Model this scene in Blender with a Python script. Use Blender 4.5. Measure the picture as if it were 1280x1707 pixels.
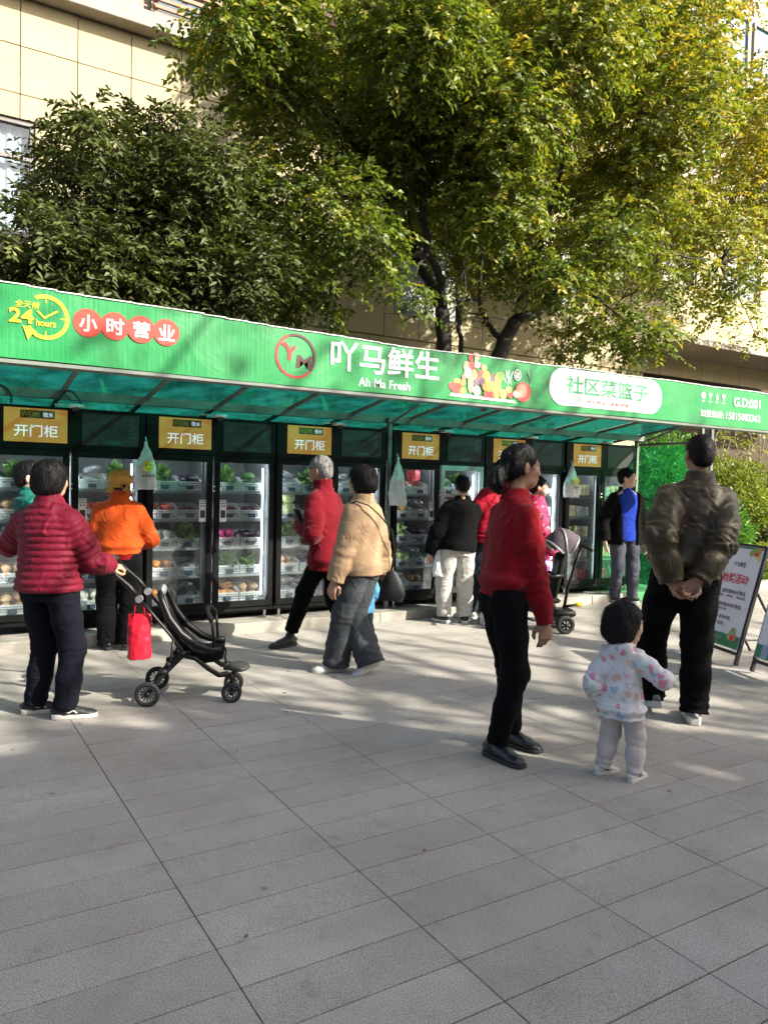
import bpy, math, random
import numpy as np
from mathutils import Vector, Matrix
for o in list(bpy.data.objects): bpy.data.objects.remove(o)
R = math.radians
rng = random.Random(7)
SC = bpy.context.scene
COL = SC.collection

# ------------------------------------------------------------------ camera
CAMH = 1.393
YAW, PITCH, ROLL = R(31.505), R(-2.116), R(1.358)
fw = Vector((math.sin(YAW)*math.cos(PITCH), math.cos(YAW)*math.cos(PITCH), math.sin(PITCH)))
r0 = Vector((math.cos(YAW), -math.sin(YAW), 0)); u0 = r0.cross(fw)
rt = r0*math.cos(ROLL) + u0*math.sin(ROLL); up = -r0*math.sin(ROLL) + u0*math.cos(ROLL)
cam_data = bpy.data.cameras.new('camera'); cam = bpy.data.objects.new('camera', cam_data); COL.objects.link(cam)
cam_data.sensor_fit = 'HORIZONTAL'; cam_data.sensor_width = 36.0; cam_data.lens = 36.0
cam_data.clip_start = 0.05; cam_data.clip_end = 2000
cam.matrix_world = Matrix(((rt.x, up.x, -fw.x, 0), (rt.y, up.y, -fw.y, 0), (rt.z, up.z, -fw.z, CAMH), (0, 0, 0, 1)))
SC.camera = cam

# ------------------------------------------------------------------ sky, sun, exposure
SUN_EL = R(31.0); SUN_H = Vector((0.58, -0.81)).normalized()
SUN_DIR = Vector((SUN_H.x*math.cos(SUN_EL), SUN_H.y*math.cos(SUN_EL), math.sin(SUN_EL)))
world = bpy.data.worlds.new('World'); SC.world = world; world.use_nodes = True
wt = world.node_tree; bg = wt.nodes['Background']
sky = wt.nodes.new('ShaderNodeTexSky'); sky.sky_type = 'NISHITA'; sky.sun_disc = False
sky.sun_elevation = SUN_EL; sky.sun_rotation = math.atan2(SUN_H.x, SUN_H.y)
sky.air_density = 0.75; sky.dust_density = 4.0; sky.ozone_density = 0.3
wt.links.new(sky.outputs[0], bg.inputs[0]); bg.inputs[1].default_value = 0.112
sl = bpy.data.lights.new('sun', 'SUN'); sl.energy = 5.0; sl.angle = R(0.53); sl.color = (1.0, 0.93, 0.80)
so = bpy.data.objects.new('sun', sl); COL.objects.link(so); so.rotation_euler = SUN_DIR.to_track_quat('Z', 'Y').to_euler()
so.location = (8, -12, 12)
SC.view_settings.view_transform = 'Standard'; SC.view_settings.look = 'None'
SC.view_settings.exposure = 1.35; SC.view_settings.gamma = 1.0; SC.view_settings.use_curve_mapping = False
SC.render.engine = 'CYCLES'
SC.cycles.max_bounces = 7; SC.cycles.diffuse_bounces = 3; SC.cycles.glossy_bounces = 3
SC.cycles.transmission_bounces = 4; SC.cycles.transparent_max_bounces = 16
SC.cycles.caustics_reflective = False; SC.cycles.caustics_refractive = False
SC.cycles.sample_clamp_indirect = 4.0
SC.cycles.use_denoising = True

# ------------------------------------------------------------------ materials
MATS = {}
def newmat(name):
    m = bpy.data.materials.new(name); m.use_nodes = True
    t = m.node_tree; return m, t, t.nodes['Principled BSDF']
def N(t, kind, **kw):
    n = t.nodes.new(kind)
    for k, v in kw.items():
        if k.startswith('i_'):
            n.inputs[k[2:].replace('_', ' ')].default_value = v
        else: setattr(n, k, v)
    return n
def c4(c): return (c[0], c[1], c[2], 1.0)
def ramp(t, src, stops):
    n = t.nodes.new('ShaderNodeValToRGB')
    while len(n.color_ramp.elements) < len(stops): n.color_ramp.elements.new(0.5)
    for e, (p, c) in zip(n.color_ramp.elements, stops): e.position = p; e.color = c4(c)
    t.links.new(src, n.inputs[0]); return n
def mat(name, col, rough=0.6, metal=0.0, var=0.12, scale=6.0, bump=0.0, bscale=60.0, sheen=0.0, spec=0.5, rnd=0.0, coat=0.0):
    """plain painted / woven / moulded stuff: base colour with a soft noise variation and fine relief"""
    if name in MATS: return MATS[name]
    m, t, b = newmat(name)
    tc = N(t, 'ShaderNodeTexCoord')
    nz = N(t, 'ShaderNodeTexNoise', i_Scale=scale, i_Detail=6.0, i_Roughness=0.6)
    t.links.new(tc.outputs['Object'], nz.inputs['Vector'])
    lo = tuple(max(0, x*(1-var)) for x in col); hi = tuple(min(1, x*(1+var)) for x in col)
    rp = ramp(t, nz.outputs['Fac'], [(0.3, lo), (0.7, hi)])
    src = rp.outputs[0]
    if rnd:
        oi = N(t, 'ShaderNodeObjectInfo'); hs = N(t, 'ShaderNodeHueSaturation')
        mr = N(t, 'ShaderNodeMapRange'); mr.inputs[3].default_value = 1-rnd; mr.inputs[4].default_value = 1+rnd
        t.links.new(oi.outputs['Random'], mr.inputs[0]); t.links.new(mr.outputs[0], hs.inputs['Value'])
        t.links.new(src, hs.inputs['Color']); src = hs.outputs[0]
    t.links.new(src, b.inputs['Base Color'])
    b.inputs['Roughness'].default_value = rough; b.inputs['Metallic'].default_value = metal
    b.inputs['Specular IOR Level'].default_value = spec
    if sheen: b.inputs['Sheen Weight'].default_value = sheen; b.inputs['Sheen Roughness'].default_value = 0.5
    if coat: b.inputs['Coat Weight'].default_value = coat; b.inputs['Coat Roughness'].default_value = 0.15
    if bump:
        n2 = N(t, 'ShaderNodeTexNoise', i_Scale=bscale, i_Detail=4.0)
        t.links.new(tc.outputs['Object'], n2.inputs['Vector'])
        bp = N(t, 'ShaderNodeBump', i_Strength=bump, i_Distance=0.01)
        t.links.new(n2.outputs['Fac'], bp.inputs['Height']); t.links.new(bp.outputs[0], b.inputs['Normal'])
    MATS[name] = m; return m
def emat(name, col, strength):
    if name in MATS: return MATS[name]
    m, t, b = newmat(name)
    b.inputs['Base Color'].default_value = c4(col); b.inputs['Emission Color'].default_value = c4(col)
    b.inputs['Emission Strength'].default_value = strength
    MATS[name] = m; return m
def glassmat(name, tint, gloss_rough=0.03, refl=1.0, dust=0.0, dustcol=(0.5, 0.5, 0.5), milky=None):
    """thin sheet: tinted see-through with a fresnel mirror layer and a little dust"""
    if name in MATS: return MATS[name]
    m = bpy.data.materials.new(name); m.use_nodes = True; t = m.node_tree; t.nodes.clear()
    out = N(t, 'ShaderNodeOutputMaterial'); tr = N(t, 'ShaderNodeBsdfTransparent'); tr.inputs[0].default_value = c4(tint)
    gl = N(t, 'ShaderNodeBsdfGlossy'); gl.inputs['Roughness'].default_value = gloss_rough
    fr = N(t, 'ShaderNodeFresnel'); gb = N(t, 'ShaderNodeNewGeometry'); ir = N(t, 'ShaderNodeMapRange')
    ir.inputs[3].default_value = 1.5; ir.inputs[4].default_value = 1/1.5      # same sheet from either side
    t.links.new(gb.outputs['Backfacing'], ir.inputs[0]); t.links.new(ir.outputs[0], fr.inputs[0])
    mu = N(t, 'ShaderNodeMath', operation='MULTIPLY'); mu.inputs[1].default_value = refl
    t.links.new(fr.outputs[0], mu.inputs[0])
    mx = N(t, 'ShaderNodeMixShader'); t.links.new(mu.outputs[0], mx.inputs[0])
    if dust:
        df = N(t, 'ShaderNodeBsdfDiffuse' if milky is None else 'ShaderNodeBsdfTranslucent'); df.inputs[0].default_value = c4(dustcol)
        tc = N(t, 'ShaderNodeTexCoord'); nz = N(t, 'ShaderNodeTexNoise', i_Scale=4.0, i_Detail=8.0)
        t.links.new(tc.outputs['Object'], nz.inputs['Vector'])
        mp = N(t, 'ShaderNodeMapRange'); mp.inputs[1].default_value = 0.35; mp.inputs[2].default_value = 0.75
        mp.inputs[3].default_value = dust*0.4; mp.inputs[4].default_value = dust*1.6
        t.links.new(nz.outputs['Fac'], mp.inputs[0])
        m2 = N(t, 'ShaderNodeMixShader'); t.links.new(mp.outputs[0], m2.inputs[0])
        t.links.new(tr.outputs[0], m2.inputs[1]); t.links.new(df.outputs[0], m2.inputs[2])
        t.links.new(m2.outputs[0], mx.inputs[1])
    else: t.links.new(tr.outputs[0], mx.inputs[1])
    t.links.new(gl.outputs[0], mx.inputs[2]); t.links.new(mx.outputs[0], out.inputs[0])
    MATS[name] = m; return m

# ------------------------------------------------------------------ mesh helpers
def link(name, me, m=None, parent=None, loc=None, rot=None):
    o = bpy.data.objects.new(name, me); COL.objects.link(o)
    if m is not None and me is not None and not me.materials: me.materials.append(m)
    if parent is not None: o.parent = parent
    if loc is not None: o.location = loc
    if rot is not None: o.rotation_euler = rot
    return o
def np_mesh(name, V, F, smooth=False, m=None):
    """V (n,3) array, F (k,3|4) int array of one face size"""
    me = bpy.data.meshes.new(name); V = np.asarray(V, np.float32); F = np.asarray(F, np.int32)
    k = F.shape[1]
    me.vertices.add(len(V)); me.vertices.foreach_set('co', V.ravel())
    me.loops.add(F.size); me.loops.foreach_set('vertex_index', F.ravel())
    me.polygons.add(len(F)); me.polygons.foreach_set('loop_start', np.arange(0, F.size, k, dtype=np.int32))
    if smooth: me.polygons.foreach_set('use_smooth', np.ones(len(F), bool))
    me.update(calc_edges=True)
    if m is not None: me.materials.append(m)
    return me
def tag(o, label=None, cat=None, group=None, kind=None):
    if label: o['label'] = label
    if cat: o['category'] = cat
    if group: o['group'] = group
    if kind: o['kind'] = kind
    return o
def empty(name, loc=(0, 0, 0), rz=0.0):
    o = bpy.data.objects.new(name, None); COL.objects.link(o); o.location = loc; o.rotation_euler = (0, 0, rz)
    o.empty_display_size = 0.1; return o
def perp(d):
    d = Vector(d).normalized(); a = Vector((0, 0, 1)) if abs(d.z) < 0.9 else Vector((1, 0, 0))
    x = d.cross(a).normalized(); return x, d.cross(x).normalized()
class MB:
    def __init__(s): s.v = []; s.f = []
    def add(s, vs, fs):
        n = len(s.v); s.v += [tuple(v) for v in vs]; s.f += [tuple(i+n for i in f) for f in fs]; return s
    def box(s, c, size, rz=0.0, M=None, bev=0.0):
        hx, hy, hz = size[0]/2, size[1]/2, size[2]/2
        if bev <= 0:
            vs = [(x*hx, y*hy, z*hz) for z in (-1, 1) for x, y in ((-1, -1), (1, -1), (1, 1), (-1, 1))]
            fs = [(3, 2, 1, 0), (4, 5, 6, 7), (0, 1, 5, 4), (1, 2, 6, 5), (2, 3, 7, 6), (3, 0, 4, 7)]
        else:
            b = min(bev, hx*.9, hy*.9, hz*.9); vs = []; fs = []
            for zz, k in ((-hz, b), (-hz+b, 0), (hz-b, 0), (hz, b)):
                X, Y = hx-k, hy-k
                for x, y in ((-X+b*.6, -Y), (X-b*.6, -Y), (X, -Y+b*.6), (X, Y-b*.6), (X-b*.6, Y), (-X+b*.6, Y), (-X, Y-b*.6), (-X, -Y+b*.6)): vs.append((x, y, zz))
            for r_ in range(3):
                for i in range(8): a = r_*8+i; c_ = r_*8+(i+1) % 8; fs.append((a, c_, c_+8, a+8))
            fs.append(tuple(range(7, -1, -1))); fs.append(tuple(range(24, 32)))
        T = Matrix.Translation(Vector(c)) @ (M if M is not None else Matrix.Rotation(rz, 4, 'Z'))
        return s.add([T @ Vector(v) for v in vs], fs)
    def tube(s, pts, rad, seg=10, cap=True, flat=1.0):
        pts = [Vector(p) for p in pts]; n = len(pts)
        rad = [rad]*n if not hasattr(rad, '__len__') else list(rad)
        base = len(s.v); prev = None
        for i, p in enumerate(pts):
            d = (pts[min(i+1, n-1)]-pts[max(i-1, 0)])
            if d.length < 1e-9: d = Vector((0, 0, 1))
            d.normalize()
            if prev is None: x, y = perp(d)
            else:
                x = prev - d*prev.dot(d)
                x = x.normalized() if x.length > 1e-6 else perp(d)[0]
                y = d.cross(x).normalized()
            prev = x
            for k in range(seg):
                a = 2*math.pi*k/seg; s.v.append(tuple(p + x*(math.cos(a)*rad[i]) + y*(math.sin(a)*rad[i]*flat)))
        for i in range(n-1):
            for k in range(seg):
                a = base+i*seg+k; b = base+i*seg+(k+1) % seg; s.f.append((a, b, b+seg, a+seg))
        if cap:
            s.f.append(tuple(base+k for k in range(seg-1, -1, -1))); s.f.append(tuple(base+(n-1)*seg+k for k in range(seg)))
        return s
    def cyl(s, a, b, r_, r2=None, seg=16): return s.tube([a, b], [r_, r_ if r2 is None else r2], seg)
    def ball(s, c, rad, seg=10, rings=6):
        rx, ry, rz = (rad, rad, rad) if not hasattr(rad, '__len__') else rad
        b = len(s.v); c = Vector(c)
        s.v.append((c.x, c.y, c.z-rz))
        for i in range(1, rings):
            t = math.pi*i/rings
            for k in range(seg):
                a = 2*math.pi*k/seg; s.v.append((c.x+rx*math.sin(t)*math.cos(a), c.y+ry*math.sin(t)*math.sin(a), c.z-rz*math.cos(t)))
        s.v.append((c.x, c.y, c.z+rz)); top = len(s.v)-1
        for k in range(seg):
            s.f.append((b, b+1+(k+1) % seg, b+1+k)); l = b+1+(rings-2)*seg; s.f.append((l+k, l+(k+1) % seg, top))
        for i in range(rings-2):
            for k in range(seg):
                a = b+1+i*seg+k; d = b+1+i*seg+(k+1) % seg; s.f.append((a, d, d+seg, a+seg))
        return s
    def prism(s, poly, d, M=None):
        """poly: xy points, extruded by d along z, then M"""
        n = len(poly); M = M or Matrix()
        vs = [M @ Vector((x, y, 0)) for x, y in poly] + [M @ Vector((x, y, d)) for x, y in poly]
        fs = [tuple(range(n-1, -1, -1)), tuple(range(n, 2*n))] + [(i, (i+1) % n, n+(i+1) % n, n+i) for i in range(n)]
        return s.add(vs, fs)
    def quad(s, a, b, c, d): return s.add([a, b, c, d], [(0, 1, 2, 3)])
    def mesh(s, name, m=None, smooth=False):
        me = bpy.data.meshes.new(name); me.from_pydata(s.v, [], s.f); me.update()
        if smooth:
            me.polygons.foreach_set('use_smooth', np.ones(len(me.polygons), bool))
        if m is not None: me.materials.append(m)
        return me
    def build(s, name, m=None, parent=None, smooth=False, loc=None, rot=None):
        return link(name, s.mesh(name, m, smooth), None, parent, loc, rot)
def text_mesh(name, body, size, bold=0.0, depth=0.0015, m=None, sx=1.0, shear=0.0, width=None, height=None, res=3):
    """lettering as a thin raised mesh in the xz plane, centred, facing -y"""
    c = bpy.data.curves.new('lettering', 'FONT'); c.body = body; c.size = 1.0; c.align_x = 'CENTER'; c.offset = bold
    c.extrude = 0.0; c.resolution_u = res; c.shear = shear
    o = bpy.data.objects.new('lettering', c); COL.objects.link(o)
    dg = bpy.context.evaluated_depsgraph_get(); me = bpy.data.meshes.new_from_object(o.evaluated_get(dg), depsgraph=dg)
    bpy.data.objects.remove(o); bpy.data.curves.remove(c)
    n = len(me.vertices); V = np.zeros(n*3, np.float32); me.vertices.foreach_get('co', V); V = V.reshape(-1, 3)
    lo, hi = V[:, :2].min(0), V[:, :2].max(0); ctr = (lo+hi)/2; ext = np.maximum(hi-lo, 1e-6)
    kx = (width/ext[0]) if width else size*sx
    ky = (height/ext[1]) if height else (size if not width or sx != 1.0 else kx)
    W = np.stack([(V[:, 0]-ctr[0])*kx, np.full(n, -depth, np.float32), (V[:, 1]-ctr[1])*ky], -1)
    me.vertices.foreach_set('co', W.astype(np.float32).ravel()); me.update(); me.name = name
    me.materials.clear()
    if m is not None: me.materials.append(m)
    return me
def copy_tree(o, parent=None):
    c = o.copy(); COL.objects.link(c); c.parent = parent
    for ch in o.children: copy_tree(ch, c)
    return c
# ================================================================== ground, paving, kerb, lawn
def granite(name, base, speck=0.35, rnd=0.10, wear=True):
    m, t, b = newmat(name)
    g = N(t, 'ShaderNodeNewGeometry')
    n1 = N(t, 'ShaderNodeTexNoise', i_Scale=270.0, i_Detail=3.0, i_Roughness=0.7)
    n2 = N(t, 'ShaderNodeTexNoise', i_Scale=1.6, i_Detail=6.0, i_Roughness=0.62)
    n3 = N(t, 'ShaderNodeTexNoise', i_Scale=9.0, i_Detail=5.0, i_Roughness=0.7)
    for n in (n1, n2, n3): t.links.new(g.outputs['Position'], n.inputs['Vector'])
    r1 = ramp(t, n1.outputs['Fac'], [(0.36, tuple(x*(1-speck) for x in base)), (0.5, base), (0.64, tuple(x*(1+speck) for x in base))])
    r2 = ramp(t, n2.outputs['Fac'], [(0.35, (0.86, 0.85, 0.82)), (0.65, (1.08, 1.08, 1.08))])
    r3 = ramp(t, n3.outputs['Fac'], [(0.26, (0.70, 0.69, 0.66)), (0.40, (0.95, 0.95, 0.94)), (0.55, (1, 1, 1))])
    m1 = N(t, 'ShaderNodeMix', data_type='RGBA', blend_type='MULTIPLY'); m1.inputs[0].default_value = 1.0
    m2 = N(t, 'ShaderNodeMix', data_type='RGBA', blend_type='MULTIPLY'); m2.inputs[0].default_value = 1.0
    t.links.new(r1.outputs[0], m1.inputs[6]); t.links.new(r2.outputs[0], m1.inputs[7])
    t.links.new(m1.outputs[2], m2.inputs[6]); t.links.new(r3.outputs[0], m2.inputs[7])
    vo = N(t, 'ShaderNodeTexVoronoi', i_Scale=2.6); t.links.new(g.outputs['Position'], vo.inputs['Vector'])
    r4 = ramp(t, vo.outputs['Distance'], [(0.022, (0.52, 0.51, 0.50)), (0.045, (1, 1, 1))])
    m3 = N(t, 'ShaderNodeMix', data_type='RGBA', blend_type='MULTIPLY'); m3.inputs[0].default_value = 1.0
    t.links.new(m2.outputs[2], m3.inputs[6]); t.links.new(r4.outputs[0], m3.inputs[7]); m2 = m3
    oi = N(t, 'ShaderNodeObjectInfo'); hs = N(t, 'ShaderNodeHueSaturation'); mr = N(t, 'ShaderNodeMapRange')
    mr.inputs[3].default_value = 1-rnd; mr.inputs[4].default_value = 1+rnd
    t.links.new(oi.outputs['Random'], mr.inputs[0]); t.links.new(mr.outputs[0], hs.inputs['Value'])
    t.links.new(m2.outputs[2], hs.inputs['Color']); t.links.new(hs.outputs[0], b.inputs['Base Color'])
    b.inputs['Roughness'].default_value = 0.62; b.inputs['Specular IOR Level'].default_value = 0.42
    bp = N(t, 'ShaderNodeBump', i_Strength=0.35, i_Distance=0.002)
    t.links.new(n1.outputs['Fac'], bp.inputs['Height']); t.links.new(bp.outputs[0], b.inputs['Normal'])
    return m
M_TILE = granite('granite_paving', (0.335, 0.318, 0.292), 0.62, 0.065)
M_FAR = granite('granite_far', (0.335, 0.318, 0.292), 0.4, 0.0)
M_JOINT = mat('joint_sand', (0.035, 0.033, 0.03), 0.95, scale=40, var=0.3)
M_KERB = granite('granite_kerb', (0.33, 0.315, 0.28), 0.35, 0.10)
M_SOIL = mat('soil', (0.07, 0.055, 0.035), 0.95, var=0.4, scale=14, bump=0.6, bscale=40)

g = MB().box((0, 0, -0.06), (600, 600, 0.02)).build('ground', M_JOINT); tag(g, 'grey ground under the paving', 'ground', kind='structure')
pave = MB().box((6, 2.2, -0.022), (34, 8.74, 0.036)).build('pavement', M_JOINT)
tag(pave, 'grey granite slab paving of the plaza', 'pavement', kind='structure')
TX, TY, TX0, TY0 = 0.5987, 0.2, 0.766, 3.742
tile_me = MB().box((0, 0, -0.02), (TX-0.0042, TY-0.0055, 0.04)).mesh('paving_slab', M_TILE)
cells = []
for i in range(-18, 34):
    for j in range(-14, 34):
        x = TX0 + (i+0.5)*TX; y = TY0 - (j+0.5)*TY
        if y > 6.50 or y < -2: continue
        d = Vector((x, y, -CAMH)); z = d.dot(fw); area = 0
        if z > 0.3:
            px = 640 + 1280*d.dot(rt)/z; py = 853.5 - 1280*d.dot(up)/z
            if -120 < px < 1400 and py < 1790: area = 1.0/z**3
        cells.append((area, x, y))
cells.sort(reverse=True)
for k, (a, x, y) in enumerate(cells[:300]):
    o = link('paving_slab', tile_me, None, pave, (x, y, rng.uniform(-0.0006, 0.0006)), (rng.uniform(-.0012, .0012), rng.uniform(-.0006, .0006), rng.uniform(-.001, .001)))
rest = MB()
for a, x, y in cells[300:]: rest.box((x, y, -0.02+rng.uniform(-.0006, .0006)), (TX-0.007, TY-0.006, 0.04))
o = rest.build('paving_slabs_beyond', M_FAR, pave); o['kind'] = 'stuff'

kerb = MB().box((8, 6.66, 0.02), (34, 0.10, 0.10)).build('kerb', M_JOINT); tag(kerb, 'low granite kerb in front of the vending cabinets', 'kerb', kind='structure')
kme = MB().box((0, 0, 0), (0.994, 0.20, 0.125), bev=0.008).mesh('kerb_stone', M_KERB)
for k in range(26):
    link('kerb_stone', kme, None, kerb, (-2.5+k, 6.65+rng.uniform(-.006, .006), 0.0325+rng.uniform(-.003, .003)), (0, 0, rng.uniform(-.004, .004)))
deck = MB().box((3.5, 7.3, 0.03), (10.2, 1.10, 0.11)).build('plinth', mat('cement', (0.26, 0.25, 0.23), 0.85, scale=8, var=0.25, bump=0.3))
tag(deck, 'cement plinth the vending cabinets stand on', 'plinth', kind='structure')
bed = MB().box((8, 9.9, 0.0), (40, 4.0, 0.08)).build('planting_bed', M_SOIL); tag(bed, 'planting bed between the kiosk and the building', 'bed', kind='structure')
bed2 = MB().box((14.5, 7.32, 0.0), (11.0, 1.14, 0.082)).build('planting_bed_edge', M_SOIL); tag(bed2, 'soil strip right of the kiosk', 'bed', kind='structure')

def leafmat(name, cols, trans=0.35, rough=0.42, spec=0.35):
    """leaf: face attribute 'tone' picks the leaf's own colour, some light passes through"""
    m = bpy.data.materials.new(name); m.use_nodes = True; t = m.node_tree; b = t.nodes['Principled BSDF']
    at = N(t, 'ShaderNodeAttribute', attribute_name='tone')
    rp = ramp(t, at.outputs['Fac'], cols)
    t.links.new(rp.outputs[0], b.inputs['Base Color']); b.inputs['Roughness'].default_value = rough
    b.inputs['Specular IOR Level'].default_value = spec
    tl = N(t, 'ShaderNodeBsdfTranslucent'); mx = N(t, 'ShaderNodeMixShader'); mx.inputs[0].default_value = trans
    br = N(t, 'ShaderNodeMix', data_type='RGBA', blend_type='MULTIPLY'); br.inputs[0].default_value = 1.0
    br.inputs[7].default_value = (1.25, 1.35, 0.6, 1)
    t.links.new(rp.outputs[0], br.inputs[6]); t.links.new(br.outputs[2], tl.inputs[0])
    t.links.new(b.outputs[0], mx.inputs[1]); t.links.new(tl.outputs[0], mx.inputs[2])
    t.links.new(mx.outputs[0], t.nodes['Material Output'].inputs[0]); MATS[name] = m; return m
def leaf_mesh(name, P, D, Nn, L, W, tone, m, fold=0.25):
    """n leaves: base P, direction D, normal Nn, length L, width W; each a folded pointed blade"""
    n = len(P); D = D/np.linalg.norm(D, axis=1, keepdims=True)
    S = np.cross(D, Nn); S /= np.maximum(np.linalg.norm(S, axis=1, keepdims=True), 1e-6); U = np.cross(S, D)
    L = L[:, None]; W = W[:, None]
    mid = P + D*L*0.45 - U*L*0.02
    tip = P + D*L - U*L*0.14
    lf = mid + S*W*0.5 + U*W*fold; rg = mid - S*W*0.5 + U*W*fold
    V = np.stack([P, lf, tip, rg], 1).reshape(-1, 3)
    b = (np.arange(n)*4)[:, None]
    F = np.concatenate([b+np.array([0, 2, 1]), b+np.array([0, 3, 2])], 1).reshape(-1, 3)
    me = np_mesh(name, V, F, False, m)
    at = me.attributes.new('tone', 'FLOAT', 'FACE'); at.data.foreach_set('value', np.repeat(tone, 2).astype(np.float32))
    return me
# grass right of the kiosk
nr = np.random.default_rng(3)
def grass_blades(name, n, x0, x1, y0, y1, z, h):
    P = np.stack([nr.uniform(x0, x1, n), nr.uniform(y0, y1, n), np.full(n, z)], 1)
    D = np.stack([nr.normal(0, .35, n), nr.normal(0, .35, n), np.ones(n)], 1)
    Nn = nr.normal(0, 1, (n, 3))
    return leaf_mesh(name, P, D, Nn, nr.uniform(.6, 1.3, n)*h, np.full(n, .012), nr.uniform(0, 1, n), M_GRASS)
M_GRASS = leafmat('grass_blade', [(0, (0.06, 0.12, 0.015)), (0.6, (0.12, 0.20, 0.03)), (1, (0.22, 0.26, 0.06))], 0.3)
gr = link('grass', grass_blades('grass', 26000, 9.1, 19.0, 6.78, 8.4, .035, .07)); tag(gr, 'short green grass right of the kiosk', 'grass', kind='stuff')

# ================================================================== building behind the trees
M_PANEL = mat('cream_panel', (0.385, 0.33, 0.20), 0.75, var=0.07, scale=1.3, bump=0.05, bscale=30, rnd=0.035)
M_PJ = mat('panel_joint', (0.16, 0.13, 0.08), 0.9)
M_CONC = mat('grey_concrete', (0.30, 0.27, 0.23), 0.8, var=0.15, scale=2.5, bump=0.1)
M_BROWN = mat('brown_cladding', (0.05, 0.030, 0.016), 0.8, var=0.2, scale=2.0)
M_SLAT = mat('slat_paint', (0.26, 0.15, 0.10), 0.6, var=0.12)
M_FRAME = mat('window_frame_paint', (0.17, 0.16, 0.15), 0.5)
M_WIN = glassmat('window_pane', (0.82, 0.88, 0.90), 0.02, 2.2)
M_CURT = mat('curtain_cloth', (0.72, 0.72, 0.74), 0.9, var=0.1, scale=5)
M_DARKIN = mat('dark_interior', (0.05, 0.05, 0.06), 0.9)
BY = 12.0
bld = empty('residential_building', (8, BY, 0)); tag(bld, 'cream panel clad residential building behind the trees', 'building')
def bpart(name, mb, m, parent=bld, smooth=False):
    o = mb.build(name, m, parent, smooth); o.matrix_parent_inverse = Matrix.Translation((-8, -BY, 0)) if parent is bld else Matrix(); return o
WX0, WX1 = -3.25, 21.5
wins = [(-1.6, 1.45, 4.75, 6.35), (7.45, 9.0, 4.48, 6.2), (14.7, 15.95, 6.2, 7.35), (17.0, 18.5, 6.2, 7.35), (11.0, 12.2, 5.1, 6.9)]
# backing wall with window openings (built as strips round the openings)
wallb = MB()
xs = sorted({WX0, WX1, 14.2} | {w[0] for w in wins} | {w[1] for w in wins}); zs = sorted({0.0, 4.62, 8.0} | {w[2] for w in wins} | {w[3] for w in wins})
for a, b_ in zip(xs, xs[1:]):
    for c, d in zip(zs, zs[1:]):
        cx, cz = (a+b_)/2, (c+d)/2
        if any(w[0] < cx < w[1] and w[2] < cz < w[3] for w in wins): continue
        if cx > 14.2 and cz < 4.62: continue
        wallb.box((cx, BY+0.15, cz), (b_-a, 0.26, d-c))
bpart('wall', wallb, M_PJ)
pw, ph = 0.75, 0.655
pz0 = 6.69 - ph*4
pcache = {}
for i in range(33):
    xa = 1.255 - 6*pw + i*pw; xb = xa+pw
    for j in range(6):
        za = pz0 + j*ph; zb = min(za+ph, 8.0)
        if zb <= za+0.05: continue
        if xa > 14.0 and zb < 4.7: continue
        # clip against windows
        segs = [(xa, xb, za, zb)]
        for w in wins:
            ns = []
            for (a, b_, c, d) in segs:
                if w[0] >= b_ or w[1] <= a or w[2] >= d or w[3] <= c: ns.append((a, b_, c, d)); continue
                if c < w[2]: ns.append((a, b_, c, w[2]))
                if d > w[3]: ns.append((a, b_, w[3], d))
                c2, d2 = max(c, w[2]), min(d, w[3])
                if a < w[0]: ns.append((a, w[0], c2, d2))
                if b_ > w[1]: ns.append((w[1], b_, c2, d2))
            segs = ns
        for (a, b_, c, d) in segs:
            if b_-a < .04 or d-c < .04: continue
            key = (round(b_-a, 3), round(d-c, 3))
            if key not in pcache: pcache[key] = MB().box((0, 0, 0), (key[0]-.012, .03, key[1]-.012), bev=.003).mesh('wall_panel', M_PANEL)
            o = link('wall_panel', pcache[key], None, bld, ((a+b_)/2-8, rng.uniform(-.003, .001), (c+d)/2))
# lower wall left of the recess: bigger cream slabs
for i in range(12):
    xa = -3.2 + i*1.45
    for j in range(2):
        za = 0.6 + j*1.73
        key = ('low', 1)
        if key not in pcache: pcache[key] = MB().box((0, 0, 0), (1.438, .03, 1.718), bev=.003).mesh('wall_panel', M_PANEL)
        link('wall_panel', pcache[key], None, bld, (xa+.725-8, 0, za+.865))
for (a, b_, c, d) in wins:
    w = empty('window', ((a+b_)/2-8, 0.06, (c+d)/2)); w.parent = bld
    W, H = b_-a, d-c
    fr = MB()
    for z in (-H/2+.03, H/2-.03): fr.box((0, 0, z), (W, .08, .06))
    for x in (-W/2+.03, W/2-.03): fr.box((x, 0, 0), (.06, .08, H-.122))
    nm = max(1, round(W/0.75))
    for k in range(1, nm): fr.box((-W/2+W*k/nm, 0, 0), (.05, .07, H-.122))
    fr.box((0, -.004, H/2-.52), (W-.13, .066, .05))
    fr.build('frame', M_FRAME, w)
    MB().box((0, .012, 0), (W-.1, .006, H-.1)).build('pane', M_WIN, w)
    cu = MB(); n = int(W/.03)
    for k in range(n):
        x0 = -W/2+W*k/n; x1 = -W/2+W*(k+1)/n; y0 = .12+.022*math.sin(k*1.3); y1 = .12+.022*math.sin((k+1)*1.3)
        if abs((x0+x1)/2) < .12 and W > 2: continue
        cu.quad((x0, y0, -H/2+.04), (x1, y1, -H/2+.04), (x1, y1, H/2-.04), (x0, y0, H/2-.04))
    cu.build('curtain', M_CURT, w, True)
    MB().box((0, .20, 0), (W, .02, H)).build('interior', M_DARKIN, w)
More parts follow.
